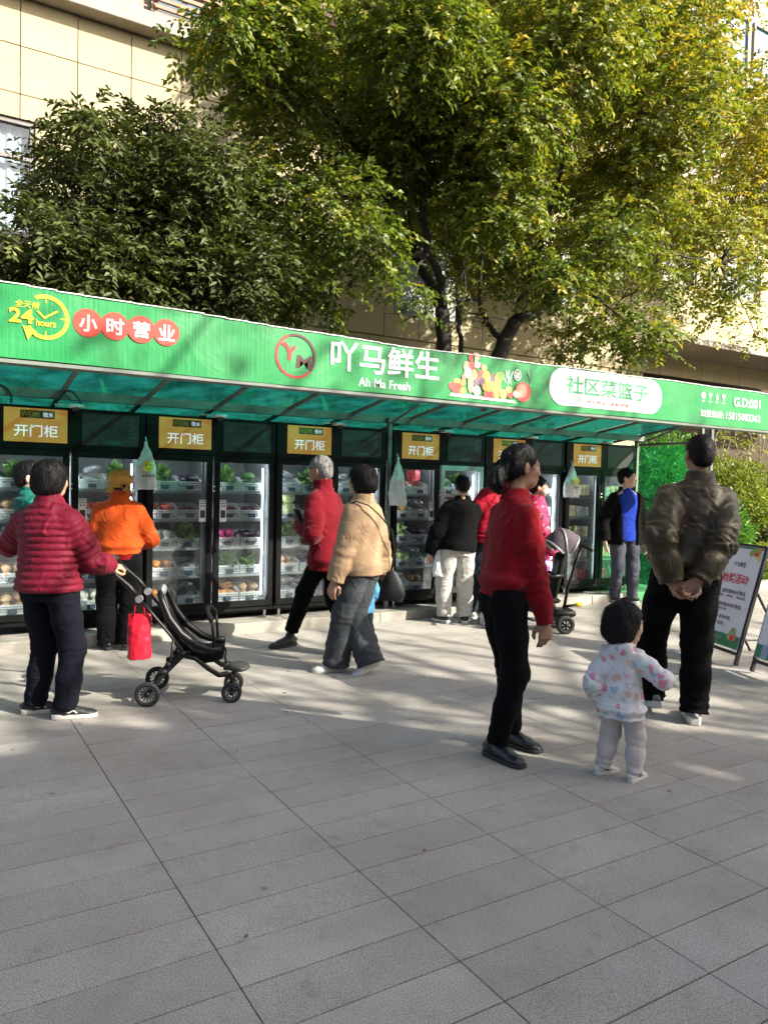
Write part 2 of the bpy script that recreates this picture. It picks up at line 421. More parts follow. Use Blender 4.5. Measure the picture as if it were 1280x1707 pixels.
# ledge above, with its upper storey set back
bpart('ledge', MB().box((9.1, BY-.05, 8.13), (24.6, .5, .24), bev=.01).box((9.1, BY+.12, 7.965), (24.6, .24, .07)), M_CONC)
bpart('upper_wall', MB().box((9.1, BY+.85, 11.6), (24.6, .3, 6.6)), M_CONC)
for xk in (-1.5, 2.75, 6.6, 10.8, 15.2, 19.6):
    bpart('column', MB().box((xk, BY+.25, 9.2), (.34, .55, 1.9)), M_PANEL)
lm = MB().box((0, 0, 0), (3.3, .05, .055)).mesh('slat', M_SLAT)
for k in range(12):
    link('slat', lm, None, bld, (4.75-8, .02, 8.42+k*.115))
    link('slat', lm, None, bld, (8.75-8, .02, 8.42+k*.115))
for xk in (3.12, 4.2, 5.3, 6.38, 7.12, 8.2, 9.3, 10.38): bpart('louvre_post', MB().box((xk, BY+.07, 9.05), (.06, .05, 1.45)), M_SLAT)
bpart('railing', MB().cyl((-3, BY-.18, 8.45), (2.9, BY-.18, 8.45), .016).cyl((-3, BY-.18, 8.75), (2.9, BY-.18, 8.75), .012), M_CONC)
for (a, b_) in ((3.2, 4.1), (4.3, 5.2), (15.9, 17.1), (17.3, 18.6), (18.8, 20.2), (11.2, 13.0)):
    w = empty('window', ((a+b_)/2-8, .68, 8.75 if a < 9 else 12.95)); w.parent = bld; W = b_-a; H = 1.0 if a < 9 else 1.5
    MB().box((0, 0, H/2), (W, .08, .07)).box((0, 0, -H/2), (W, .08, .07)).box((-W/2+.03, 0, 0), (.06, .08, H-.08)).box((W/2-.03, 0, 0), (.06, .08, H-.08)).build('frame', M_CONC, w)
    MB().box((0, .02, 0), (W-.1, .006, H-.06)).build('pane', mat('blue_pane', (0.10, 0.24, 0.36), 0.08, spec=1.0, coat=0.6), w)
# entrance recess on the right, brown behind, with its canopy edge
bpart('canopy', MB().box((18.2, BY-.6, 4.60), (8.0, 1.5, .14), bev=.01), M_CONC)
bpart('recess_wall', MB().box((18.2, BY+1.4, 2.25), (8.0, .2, 4.6)).box((14.3, BY+.85, 2.3), (.2, .9, 4.5)), M_BROWN)
# ================================================================== kiosk shelter: fascia, roof, posts
FY = 5.1; FX0, FX1 = -0.95, 8.28
M_WHITE = mat('white_print', (0.62, 0.65, 0.66), 0.55, var=0.03)
M_YEL = mat('yellow_print', (0.62, 0.50, 0.012), 0.5, var=0.03)
M_REDP = mat('red_print', (0.42, 0.028, 0.012), 0.5, var=0.04)
M_DRED = mat('deep_red_print', (0.30, 0.01, 0.015), 0.4, var=0.04)
M_DARKP = mat('dark_brown_print', (0.055, 0.02, 0.018), 0.35, var=0.05)
M_GPRINT = mat('green_print', (0.015, 0.26, 0.09), 0.5, var=0.03)
M_STEEL = mat('painted_tube', (0.13, 0.155, 0.135), 0.55, 0.0, var=0.2, scale=12)
M_BLACKTUBE = mat('black_tube', (0.02, 0.02, 0.022), 0.5)
def banner_mat():
    m, t, b = newmat('green_banner')
    g = N(t, 'ShaderNodeNewGeometry'); n1 = N(t, 'ShaderNodeTexNoise', i_Scale=1.2, i_Detail=3.0)
    t.links.new(g.outputs['Position'], n1.inputs['Vector'])
    rp = ramp(t, n1.outputs['Fac'], [(0.35, (0.009, 0.20, 0.055)), (0.7, (0.011, 0.225, 0.062))])
    t.links.new(rp.outputs[0], b.inputs['Base Color']); b.inputs['Roughness'].default_value = 0.36
    b.inputs['Specular IOR Level'].default_value = 0.5
    # ribs of the hollow sheet under the film, and shallow film wrinkles
    mp = N(t, 'ShaderNodeMapping'); mp.inputs['Scale'].default_value = (1, 0, 0.02)
    t.links.new(g.outputs['Position'], mp.inputs['Vector'])
    n2 = N(t, 'ShaderNodeTexNoise', i_Scale=55.0, i_Detail=1.0); t.links.new(mp.outputs[0], n2.inputs['Vector'])
    n3 = N(t, 'ShaderNodeTexNoise', i_Scale=3.0, i_Detail=5.0, i_Distortion=1.2); t.links.new(g.outputs['Position'], n3.inputs['Vector'])
    b1 = N(t, 'ShaderNodeBump', i_Strength=0.4, i_Distance=0.004); b2 = N(t, 'ShaderNodeBump', i_Strength=0.16, i_Distance=0.03)
    t.links.new(n2.outputs['Fac'], b1.inputs['Height']); t.links.new(n3.outputs['Fac'], b2.inputs['Height'])
    t.links.new(b1.outputs[0], b2.inputs['Normal']); t.links.new(b2.outputs[0], b.inputs['Normal'])
    return m
M_BANNER = banner_mat()
M_ROOF = glassmat('green_sheet', (0.02, 0.22, 0.17), 0.15, 0.35, 0.62, (0.008, 0.135, 0.12), milky=True)
M_BACK = glassmat('green_side_sheet', (0.17, 0.78, 0.34), 0.06, 0.8, 0.06, (0.05, 0.5, 0.2), milky=True)

kiosk = empty('kiosk_shelter', (4, 6, 0)); tag(kiosk, 'green roofed kiosk shelter with long printed sign over the vending cabinets', 'kiosk')
KI = Matrix.Translation((-4, -6, 0))
def kpart(name, mb, m, smooth=False, parent=None):
    o = mb.build(name, m, parent or kiosk, smooth)
    if parent is None: o.matrix_parent_inverse = KI
    return o
def top_z(x): return 2.53 - 0.062*min(1, max(0, (x-.4)/2.7)) + 0.02*min(1, max(0, (x-3.1)/4)) + .004*math.sin(x*5.1)+.002*math.sin(x*13)
def bot_z(x): return 2.088 + .004*math.sin(x*2.3)
n = 220; fb = MB()
for k in range(n):
    x0 = FX0+(FX1-FX0)*k/n; x1 = FX0+(FX1-FX0)*(k+1)/n
    def yy(x, z): return FY + .0018*math.sin(x*9+z*7) + .0012*math.sin(x*23-z*11)
    a0, a1, c0, c1 = bot_z(x0), bot_z(x1), top_z(x0), top_z(x1)
    for s in range(4):
        z00 = a0+(c0-a0)*s/4; z01 = a0+(c0-a0)*(s+1)/4; z10 = a1+(c1-a1)*s/4; z11 = a1+(c1-a1)*(s+1)/4
        fb.quad((x0, yy(x0, z00), z00), (x1, yy(x1, z10), z10), (x1, yy(x1, z11), z11), (x0, yy(x0, z01), z01))
    fb.quad((x0, yy(x0, c0), c0), (x1, yy(x1, c1), c1), (x1, FY+.14, c1), (x0, FY+.14, c0))
    fb.quad((x0, FY+.14, a0), (x1, FY+.14, a1), (x1, yy(x1, a1), a1), (x0, yy(x0, a0), a0))
    fb.quad((x1, FY+.14, a1), (x0, FY+.14, a0), (x0, FY+.14, c0), (x1, FY+.14, c1))
for x in (FX0, FX1): fb.quad((x, FY, bot_z(x)), (x, FY+.14, bot_z(x)), (x, FY+.14, top_z(x)), (x, FY, top_z(x)))
fascia = kpart('fascia', fb, M_BANNER, True)
fascia['label'] = 'green printed fascia with white and yellow lettering'
ed = MB(); 
for k in range(60):
    x0 = FX0+(FX1-FX0)*k/60; x1 = FX0+(FX1-FX0)*(k+1)/60
    ed.box(((x0+x1)/2, FY+.03, (top_z(x0)+top_z(x1))/2+.004), (x1-x0+.004, .075, .006))
kpart('fascia_edge', ed, mat('white_edge', (0.66, 0.74, 0.68), 0.6))
kpart('fascia_rail', MB().box(((FX0+FX1)/2, FY+.07, 2.073), (FX1-FX0, .13, .022)), M_STEEL)
PR = -0.0045   # how far print stands before the sheet
def fpart(name, me, x, z, lift=0): 
    o = link(name, me, None, fascia); o.matrix_parent_inverse = Matrix(); o.location = (x, FY+PR-lift, z); return o
def disc(r_, m, nm, seg=40, rz=None):
    rz = rz or r_
    mb = MB(); pts = [(r_*math.cos(2*math.pi*k/seg), rz*math.sin(2*math.pi*k/seg)) for k in range(seg)]
    mb.add([(x, 0, z) for x, z in pts], [tuple(range(seg))]); return mb.mesh(nm, m)
def arc(r_in, r_out, a0, a1, m, nm, seg=48):
    mb = MB()
    for k in range(seg):
        A = R(a0+(a1-a0)*k/seg); B = R(a0+(a1-a0)*(k+1)/seg)
        w = lambda a: (r_in, r_out)
        mb.quad((r_in*math.cos(A), 0, r_in*math.sin(A)), (r_out*math.cos(A), 0, r_out*math.sin(A)), (r_out*math.cos(B), 0, r_out*math.sin(B)), (r_in*math.cos(B), 0, r_in*math.sin(B)))
    return mb.mesh(nm, m)
def poly(pts, m, nm): return MB().add([(x, 0, z) for x, z in pts], [tuple(range(len(pts)))]).mesh(nm, m)
# 24 hours clock
fpart('clock_ring', arc(.112, .135, 118, -118, M_YEL, 'clock_ring'), .682, 2.355)
fpart('clock_arrow', poly([(-.128, -.062), (-.062, -.088), (-.098, -.148)], M_YEL, 'clock_arrow'), .682, 2.355, .0008)
fpart('clock_arrow', arc(.105, .132, -118, -146, M_YEL, 'clock_arrow', 10), .682, 2.355, .0004)
for a in (90, 0, -90):
    ca, sa = math.cos(R(a)), math.sin(R(a)); w = .0035
    fpart('clock_tick', poly([(.085*ca-w*sa, .085*sa+w*ca), (.112*ca-w*sa, .112*sa+w*ca), (.112*ca+w*sa, .112*sa-w*ca), (.085*ca+w*sa, .085*sa-w*ca)], M_YEL, 'clock_tick'), .682, 2.355)
def stroke(p, q, w, m, nm):
    p, q = Vector(p), Vector(q); d = (q-p).normalized(); s_ = Vector((-d.y, d.x))*w/2
    return poly([tuple(p+s_), tuple(p-s_), tuple(q-s_), tuple(q+s_)], m, nm)
fpart('clock_hand', stroke((-.006, -.006), (-.048, .034), .011, M_YEL, 'clock_hand'), .682, 2.355, .0006)
fpart('clock_hand', stroke((-.012, -.008), (.068, .045), .011, M_YEL, 'clock_hand'), .682, 2.355)
fpart('lettering', text_mesh('lettering', '全天候', .05, .004, 0, M_YEL, width=.135, height=.043, shear=.15), .580, 2.419, .001)
fpart('lettering', text_mesh('lettering', '24', .1, .03, 0, M_YEL, width=.136, height=.088), .548, 2.348, .0015)
fpart('lettering', text_mesh('lettering', 'hours', .05, .015, 0, M_YEL, width=.112, height=.042), .684, 2.319, .001)
for k, ch in enumerate('小时营业'):
    x = .925+k*.1632
    fpart('red_disc', disc(.088, M_REDP, 'red_disc'), x, 2.352, .0003*k)
    fpart('lettering', text_mesh('lettering', ch, .1, .02, 0, M_WHITE, width=.108, height=.104), x+.002, 2.350, .003)
# ring logo
fpart('logo_ring', arc(.142, .162, 112, 318, M_DRED, 'logo_ring'), 2.348, 2.298)
fpart('logo_ring', arc(.142, .160, 112, -42, M_DARKP, 'logo_ring'), 2.348, 2.298, .0002)
fpart('logo_letter', poly([(-.125, .075), (-.09, .095), (-.06, .07), (-.052, .04), (-.02, .075), (.002, .07), (-.035, .018), (-.042, -.035), (-.068, -.035), (-.068, .015), (-.085, .058), (-.105, .062)], M_DRED, 'logo_letter'), 2.352, 2.298)
fpart('logo_letter', text_mesh('logo_letter', 'M', .1, .04, 0, M_DARKP, width=.135, height=.092, shear=.1), 2.415, 2.262)
fpart('lettering', text_mesh('lettering', '吖马鲜生', .2, .018, 0, M_WHITE, width=.985, height=.225), 3.122, 2.342)
fpart('lettering', text_mesh('lettering', 'Ah Ma Fresh', .06, .012, 0, M_WHITE, width=.468, height=.066), 3.104, 2.162)
# white pill
pts = []
pw_, ph_ = .755, .166
for k in range(17): a = R(-90+180*k/16); pts.append((pw_-ph_+ph_*math.cos(a), ph_*math.sin(a)))
for k in range(17): a = R(90+180*k/16); pts.append((-pw_+ph_+ph_*math.cos(a), ph_*math.sin(a)))
fpart('white_plaque', poly(pts, M_WHITE, 'white_plaque'), 5.565, 2.305)
fpart('lettering', text_mesh('lettering', '社区菜篮子', .16, .016, 0, M_GPRINT, width=1.105, height=.165), 5.565, 2.333, .002)
fpart('lettering', text_mesh('lettering', '每日新鲜  全鲜到家', .03, .004, 0, M_REDP, width=.565, height=.036), 5.57, 2.192, .002)
# small icons, code and hotline
for k, (sh) in enumerate((0, 1, 2, 3)):
    x = 6.965+k*.112
    if sh == 0: fpart('icon', arc(.016, .034, 0, 360, M_WHITE, 'icon', 24), x, 2.385); fpart('icon', disc(.011, M_WHITE, 'icon', 16), x, 2.385)
    if sh == 1: fpart('icon', poly([(-.03, .012), (-.018, .032), (.018, .032), (.03, .012), (.006, -.012), (.006, -.032), (-.006, -.032), (-.006, -.012)], M_WHITE, 'icon'), x, 2.386)
    if sh == 2: fpart('icon', poly([(-.016, -.034), (.016, -.034), (.018, .0), (.006, .018), (.005, .038), (-.005, .038), (-.006, .018), (-.018, .0)], M_WHITE, 'icon'), x, 2.386)
    if sh == 3: fpart('icon', poly([(-.03, .03), (.03, .03), (.034, .008), (.014, -.008), (.008, -.034), (-.008, -.034), (-.014, -.008), (-.034, .008)], M_WHITE, 'icon'), x, 2.386)
    fpart('lettering', text_mesh('lettering', ('安全', '新鲜', '健康', '绿色')[k], .02, .0, 0, M_WHITE, width=.052, height=.02), x, 2.328)
fpart('lettering', text_mesh('lettering', 'G.D:001', .1, .02, 0, M_WHITE, width=.475, height=.098), 7.712, 2.360)
fpart('lettering', text_mesh('lettering', '加盟热线:', .07, .006, 0, M_WHITE, width=.385, height=.075), 7.115, 2.204)
fpart('lettering', text_mesh('lettering', '15815882362', .07, .015, 0, M_WHITE, width=.61, height=.075), 7.655, 2.204)
# printed fruit still life: flat overlapping shapes on the sheet
fr = random.Random(5); lift = .0005
def fruit(x, z, a, b_, col, m=None):
    global lift
    nm = 'printed_fruit'; c = tuple(round(q, 2) for q in col)
    mm = mat('fruit_%d_%d_%d' % tuple(int(q*100) for q in c), c, .5, var=.22, scale=26)
    fpart(nm, disc(a, mm, nm, 18, b_), x, z, lift); lift += .00012
PINK, RED_, ORG, YLW, GRN, PUR, TAN, CRM = (.62, .22, .16), (.60, .06, .05), (.66, .26, .06), (.72, .58, .10), (.22, .42, .10), (.14, .09, .14), (.50, .36, .18), (.66, .60, .44)
fpart('printed_table', poly([(-.27, -.012), (.45, -.022), (.42, .0), (-.25, .015)], mat('print_table', (.62, .60, .56), .5), 'printed_table'), 3.99, 2.135)
for (x, z, a, b_, c) in ((3.93, 2.455, .022, .035, RED_), (3.995, 2.47, .028, .03, PINK), (3.985, 2.43, .014, .03, CRM), (3.895, 2.375, .04, .045, PINK), (3.95, 2.385, .04, .035, RED_), (4.0, 2.40, .03, .028, CRM), (4.045, 2.395, .018, .02, RED_), (4.075, 2.38, .03, .028, GRN),
    (3.905, 2.325, .04, .045, CRM), (3.97, 2.315, .035, .045, TAN), (4.04, 2.315, .035, .045, RED_), (4.10, 2.305, .045, .055, YLW), (4.165, 2.295, .028, .06, PUR), (4.225, 2.295, .035, .065, YLW), (4.255, 2.33, .04, .04, GRN),
    (3.86, 2.275, .02, .035, PINK), (3.935, 2.24, .032, .075, TAN), (4.0, 2.245, .028, .05, PUR), (4.06, 2.265, .03, .04, PUR), (3.80, 2.245, .04, .026, YLW), (3.845, 2.235, .035, .02, ORG), (3.745, 2.205, .035, .03, RED_), (3.79, 2.19, .06, .045, RED_), (3.855, 2.175, .03, .03, ORG), (4.0, 2.185, .04, .042, CRM),
    (4.16, 2.225, .105, .055, ORG), (4.10, 2.165, .03, .028, RED_), (4.155, 2.165, .03, .028, RED_), (4.21, 2.165, .03, .028, ORG), (4.285, 2.18, .04, .04, YLW), (4.36, 2.185, .03, .035, RED_), (4.345, 2.225, .04, .03, GRN), (4.505, 2.215, .09, .085, RED_), (4.49, 2.225, .065, .06, PINK), (4.43, 2.195, .042, .036, PINK), (4.425, 2.195, .03, .024, CRM)):
    fruit(x, z, a, b_, c)
for k in range(9): fpart('printed_splash', stroke((0, 0), (fr.uniform(-.05, .05), fr.uniform(.05, .13)), .006, M_WHITE, 'printed_splash'), fr.choice((4.32, 4.36, 4.57, 4.60))+fr.uniform(-.02, .02), 2.26+fr.uniform(0, .03), .0002)
fpart('printed_badge', disc(.04, M_WHITE, 'printed_badge', 24, .048), 4.437, 2.355, .006)
fpart('printed_badge', disc(.036, mat('badge_grey', (.12, .12, .12), .5), 'printed_badge', 24, .043), 4.437, 2.355, .0064)
fpart('lettering', text_mesh('lettering', '100%\n新鲜', .02, .0, 0, M_WHITE, width=.048, height=.046), 4.437, 2.355, .0068)

# roof: sloping green sheets on rafters, a beam above the cabinets, posts
def rz_(y): return 2.115 + 0.15*(6.85-y)
rx = [-0.93, -.35, .33, 1.05, 1.74, 2.42, 3.10, 3.80, 4.52, 5.22, 5.92, 6.62, 7.32, 8.10]
for a, b_ in zip(rx, rx[1:]):
    mb = MB(); mb.add([(a+.01, 5.25, rz_(5.25)), (b_-.01, 5.25, rz_(5.25)), (b_-.01, 7.65, rz_(7.65)), (a+.01, 7.65, rz_(7.65))], [(0, 1, 2, 3)])
    kpart('roof_sheet', mb, M_ROOF)
for x in rx:
    ang = math.atan(-.15)
    Mx = Matrix.Rotation(ang, 4, 'X')
    kpart('rafter', MB().box((x, 6.45, rz_(6.45)-.018), (.03, 2.42, .03), M=Mx), M_STEEL)
kpart('roof_beam', MB().box((3.6, 6.86, 2.065), (9.1, .06, .075)), M_STEEL)
kpart('roof_beam', MB().box((3.6, 5.26, rz_(5.26)-.06), (9.1, .05, .05)), M_STEEL)
kpart('rear_beam', MB().box((3.6, 7.63, 1.945), (9.1, .05, .05)), M_STEEL)
for (x, y) in ((4.212, 6.80), (8.10, 6.90), (8.10, 5.93), (8.10, 5.80), (4.2, 7.63), (8.1, 7.63), (-.9, 6.9)):
    zt = rz_(y)-.04
    kpart('post', MB().box((x, y, (zt-.0)/2+.01), (.045, .045, zt-.02), bev=.004), M_STEEL)
for x in (4.212, 8.10):
    p, q = Vector((x, 6.78, 2.02)), Vector((x, 6.25, rz_(6.25)-.03))
    kpart('brace', MB().tube([p, q], .012, 8), M_STEEL)
kpart('fascia_hanger', MB().box((4.212, 5.262, 2.2), (.04, .04, .32)), M_STEEL)
# back and side sheets
for a, b_ in zip(rx[::2], rx[2::2]):
    kpart('back_sheet', MB().quad((a+.01, 7.68, .24), (b_-.01, 7.68, .24), (b_-.01, 7.68, 1.96), (a+.01, 7.68, 1.96)), M_BACK)
kpart('side_sheet', MB().quad((8.10, 5.96, .09), (8.10, 6.86, .09), (8.10, 6.86, 1.95), (8.10, 5.96, 1.95)), M_BACK)
kpart('side_sheet', MB().quad((8.10, 6.94, .09), (8.10, 7.6, .09), (8.10, 7.6, 1.95), (8.10, 6.94, 1.95)), M_BACK)
kpart('side_rail', MB().box((8.10, 6.41, 1.28), (.03, .90, .02)).box((8.10, 6.41, .08), (.03, .90, .03)).box((8.1, 6.41, 1.98), (.03, .9, .03)), M_STEEL)

# ================================================================== vending cabinets
M_CAB = mat('black_cabinet', (0.0055, 0.006, 0.0065), 0.45, var=0.2, scale=3, spec=.15)
M_CABIN = mat('cabinet_liner', (0.30, 0.31, 0.33), 0.55, var=0.08)
M_PANE = glassmat('door_pane', (0.80, 0.84, 0.85), 0.015, 1.0, 0.035, (.5, .52, .54))
M_CHROME = mat('chrome', (0.55, 0.55, 0.56), 0.2, 1.0, var=0.05)
M_ORANGE = emat('orange_plate', (0.54, 0.25, 0.05), 0.14)
M_BRONZE = mat('bronze_print', (0.05, 0.035, 0.01), 0.5)
M_SIGNT = emat('pale_print', (0.62, 0.68, 0.74), 0.30)
M_GOLD = mat('gold_print', (0.46, 0.33, 0.04), 0.5)
M_SCREEN = mat('grey_display', (0.038, 0.036, 0.040), 0.5, var=0.06, spec=.25)
M_SCRT = mat('display_text', (0.015, 0.017, 0.018), 0.4)
M_SCRL = mat('display_line', (0.10, 0.115, 0.11), 0.4)
M_SCRG = mat('display_green', (0.02, 0.07, 0.055), 0.4)
M_LED = emat('led_tube', (0.92, 0.97, 1.0), 16.0)
M_SHELF = mat('wire_shelf', (0.42, 0.43, 0.44), 0.4, 0.5)
M_TAG = mat('tag_case', (0.018, 0.03, 0.055), 0.35)
M_TAGS = mat('tag_face', (0.06, 0.10, 0.16), 0.3)
M_STICK = mat('white_sticker', (0.74, 0.75, 0.74), 0.55)
M_INK = mat('ink', (0.03, 0.03, 0.03), 0.6)
UNITS = [0.50, 1.722, 2.945, 4.252, 5.478, 6.728]; UW = 1.215; CY = 6.80
SHZ = [1.283, 1.025, 0.765, 0.505, 0.245]
txt_weimi = text_mesh('lettering', 'WEIMI', .05, .006, 0, M_GOLD, width=.135, height=.045)
txt_wm2 = text_mesh('lettering', '微米', .05, .003, 0, M_SIGNT, width=.078, height=.042)
txt_kmg = text_mesh('lettering', '开门柜', .1, .010, 0, M_SIGNT, width=.325, height=.098)
txt_scan = text_mesh('lettering', '支持扫码开门', .03, .0, 0, M_SCRT, width=.17, height=.03)
txt_temp = text_mesh('lettering', '4.2℃', .03, .01, 0, M_SCRT, width=.09, height=.04)
def lk(name, me, parent, loc): return link(name, me, None, parent, loc)
carc = MB()
D = .74
carc.box((UW/2, D-.02, .88), (UW, .04, 1.42)).box((.015, D/2, .88), (.03, D-.045, 1.42)).box((UW-.015, D/2, .88), (.03, D-.045, 1.42))
carc.box((UW/2, D/2+.005, .205), (UW, D-.015, .06)).box((UW/2, D/2+.01, 1.78), (UW, D-.02, .35), bev=.006)
liner = MB().box((UW/2, D-.05, .91), (UW-.064, .02, 1.33)).box((.038, .36, .91), (.016, .60, 1.33)).box((UW-.038, .36, .91), (.016, .60, 1.33)).box((UW/2, .37, .91), (.03, .58, 1.33)).box((UW/2, .36, 1.585), (UW-.064, .6, .02)).box((UW/2, .36, .243), (UW-.064, .6, .012))
rail = MB().box((UW/2, .02, .20), (UW, .04, .075), bev=.004).box((UW/2, .05, .155), (UW-.1, .03, .03))
header = MB().box((UW/2, -.004, 1.782), (UW-.004, .03, .348), bev=.004)
def door_frame(w, grey=False):
    f = MB(); h = 1.40
    f.box((0, 0, h/2-.028), (w, .035, .056), bev=.003).box((0, 0, -h/2+.028), (w, .035, .056), bev=.003)
    f.box((-w/2+.026, 0, 0), (.052, .035, h-.113), bev=.003).box((w/2-.026, 0, 0), (.052, .035, h-.113), bev=.003)
    return f
M_GREYFR = mat('pale_door_frame', (0.45, 0.46, 0.46), 0.45)
DW = .585
df_me = door_frame(DW).mesh('door', M_CAB); df_g = door_frame(DW).mesh('door', M_GREYFR)
pane_me = MB().box((0, .0, 0), (DW-.10, .006, 1.29)).mesh('pane', M_PANE)
hand_me = MB().box((0, -.03, 0), (.018, .014, .26), bev=.004).box((0, -.015, .11), (.016, .03, .016)).box((0, -.015, -.11), (.016, .03, .016)).mesh('handle', M_CAB)
shelf = MB()
for k in range(6): shelf.cyl((-.225, .03+k*.1, 0), (.225, .03+k*.1, 0), .004, seg=6)
for k in range(10): shelf.cyl((-.225+k*.05, .03, .004), (-.225+k*.05, .53, .004), .003, seg=5)
shelf.box((0, .022, -.006), (.462, .006, .026))
shelf_me = shelf.mesh('shelf', M_SHELF)
led_me = MB().cyl((0, 0, -.6), (0, 0, .6), .006, seg=8).mesh('led_tube', M_LED)
led_fill_me = MB().cyl((-.23, 0, 0), (.23, 0, 0), .008, seg=8).mesh('led_tube', M_LED)
edge_me = MB().box((0, 0, 0), (.02, .012, 1.28)).mesh('door_edge_strip', M_SHELF)
leg_me = MB().cyl((0, 0, 0), (0, 0, .07), .014, seg=10).cyl((0, 0, -.004), (0, 0, .014), .028, seg=12).mesh('leg', M_CHROME)
qr = random.Random(11)
stick = MB().box((0, 0, 0), (.062, .0015, .20))
st_me = stick.mesh('sticker', M_STICK)
sk = MB()
for z in (.088, .068): sk.box((0, -.0015, z), (.055, .001, .006))
for k in range(2): sk.box((-.012+.024*k, -.0015, .045), (.014, .001, .012))
sk.box((0, -.0015, -.03), (.044, .001, .07))
sk_me = sk.mesh('sticker_print', M_INK)
carc_me, liner_me, rail_me, header_me = carc.mesh('carcass', M_CAB), liner.mesh('liner', M_CABIN), rail.mesh('bottom_rail', M_CAB), header.mesh('header', M_CAB)
plate_me = MB().box((0, 0, 0), (.472, .008, .272), bev=.002).mesh('sign_plate', M_ORANGE)
bar_me = MB().box((0, 0, 0), (.255, .003, .062)).mesh('name_bar', M_BRONZE)
scr_me = MB().box((0, 0, 0), (.462, .006, .268), bev=.002).mesh('display', M_SCREEN)
gb_me = MB().box((0, 0, 0), (.15, .001, .036)).mesh('display_button', M_SCRG)
sl_ = MB()
for k in range(7): sl_.box((.175-.012*(k % 3), 0, .10-k*.02), (.055, .001, .005))
for k in range(3): sl_.box((-.16+.1*k, 0, .055), (.05, .001, .004))
sl_.box((.105, 0, -.01), (.002, .001, .2))
sl_me = sl_.mesh('display_lines', M_SCRL)
ulabels = ['black double door vending cabinet behind the woman in the quilted red jacket', 'black double door vending cabinet with fruit, second from the left', 'black double door vending cabinet behind the grey haired man in red',
    'black double door vending cabinet just right of the middle post', 'black double door vending cabinet mostly hidden behind the red sweater woman', 'black double door vending cabinet of drinks at the right end of the row']
for i, ux in enumerate(UNITS):
    c = empty('vending_cabinet', (ux, CY, 0)); tag(c, ulabels[i], 'vending cabinet', 'vending cabinets in a row')
    lk('carcass', carc_me, c, (0, 0, 0)); lk('liner', liner_me, c, (0, 0, 0)); lk('bottom_rail', rail_me, c, (0, 0, 0))
    h = lk('header', header_me, c, (0, 0, 0))
    for lx in (.07, UW-.07):
        for ly in (.03, .66): lk('leg', leg_me, c, (lx, ly, .089))
    s = lk('sign_plate', plate_me, c, (.342, -.023, 1.798)); s['label'] = 'orange sign plate with pale lettering'
    b = lk('name_bar', bar_me, s, (0.01, -.006, .088)); lk('lettering', txt_kmg, s, (0, -.0052, -.045))
    lk('lettering', txt_weimi, s, (-.045, -.0085, .088)); lk('lettering', txt_wm2, s, (.088, -.0085, .088))
    d = lk('display', scr_me, c, (.925, -.022, 1.79)); d['label'] = 'dark grey display panel with faint text'
    if i < 4:
        lk('display_lines', sl_me, d, (0, -.0042, 0)); lk('lettering', txt_scan, d, (-.01 if i else -.005, -.0045, .03))
        lk('lettering', txt_temp, d, (-.16, -.0045, -.01)); lk('display_button', gb_me, d, (0.01, -.0045, -.105))
    for s_, dx in ((0, .306), (1, .909)):
        dn = 2*i+s_
        dd = lk('door', df_g if dn == 7 else df_me, c, (dx, -.005, .908))
        lk('pane', pane_me, dd, (0, .006, 0))
        lk('handle', hand_me, dd, ((DW/2-.02)*(1 if s_ == 0 else -1), -.016, -.05))
        if dn in (2, 3, 6, 1): 
            st = lk('sticker', st_me, dd, (.205 if s_ == 0 else -.205, -.004, .20)); lk('sticker_print', sk_me, st, (0, 0, 0))
        if s_ == 1: lk('led_tube', led_me, c, (dx+.205, .05, .91))
        else: lk('door_edge_strip', edge_me, c, (dx+.215, .03, .91))
        lk('led_tube', led_fill_me, c, (dx, .055, 1.565)); lk('led_tube', led_me, c, (dx-.250, .052, .91))  # top and left tubes are added out of sight to brighten the interior
        for z in SHZ: lk('shelf', shelf_me, c, (dx, .035, z))
    for k, z in enumerate((1.33, 1.29)): lk('lock_print', MB().box((0, 0, 0), (.022, .001, .012)).mesh('lock_print', M_STICK), c, (UW/2+.002, -.0235, z))
# ================================================================== goods in the cabinets
M_BASK = mat('white_basket', (0.62, 0.64, 0.63), 0.5, var=.06)
bw, bd, bh = .205, .36, .078
bk = MB()
fz = bh
for z in (.006, bh*.36, bh*.68, bh-.006): bk.box((0, 0, z), (bw, .005, .012 if z in (.006, bh-.006) else .006))
for k in range(13): bk.box((-bw/2+.003+k*(bw-.006)/12, .0005, bh/2), (.006, .004, bh-.012))
bside = []
for sx in (-1, 1):
    bk.add([(sx*bw/2, 0, 0), (sx*bw/2, bd, 0), (sx*bw/2, bd, bh*1.7), (sx*bw/2, bd*.35, bh*1.65), (sx*bw/2, .02, bh)], [(0, 1, 2, 3, 4)])
    bk.tube([(sx*bw/2, 0, bh), (sx*bw/2, bd*.35, bh*1.65), (sx*bw/2, bd, bh*1.7)], .004, 5)
bk.box((0, bd/2, .004), (bw-.01, bd, .004)); bk.box((0, bd, bh*.85), (bw, .005, bh*1.7))
bask_me = bk.mesh('basket', M_BASK)
ptag_me = MB().box((0, 0, 0), (.066, .014, .036), bev=.003).mesh('price_tag', M_TAG); pface_me = MB().box((0, 0, 0), (.052, .002, .023)).mesh('tag_face', M_TAGS)
pr_ = np.random.default_rng(17)
def lump(name, r_, m, seed, amp=.12, seg=9, rings=6, top=None):
    mb = MB().ball((0, 0, 0), r_, seg, rings); g = np.random.default_rng(seed); ph = g.uniform(0, 6, 6)
    mb.v = [tuple(np.array(v)*(1+amp*(math.sin(v[0]/r_[0]*3+ph[0])*.5+math.sin(v[1]/r_[1]*3+ph[1])*.5+math.sin(v[2]/r_[2]*4+ph[2])*.4))) for v in mb.v]
    return mb.mesh(name, m, True)
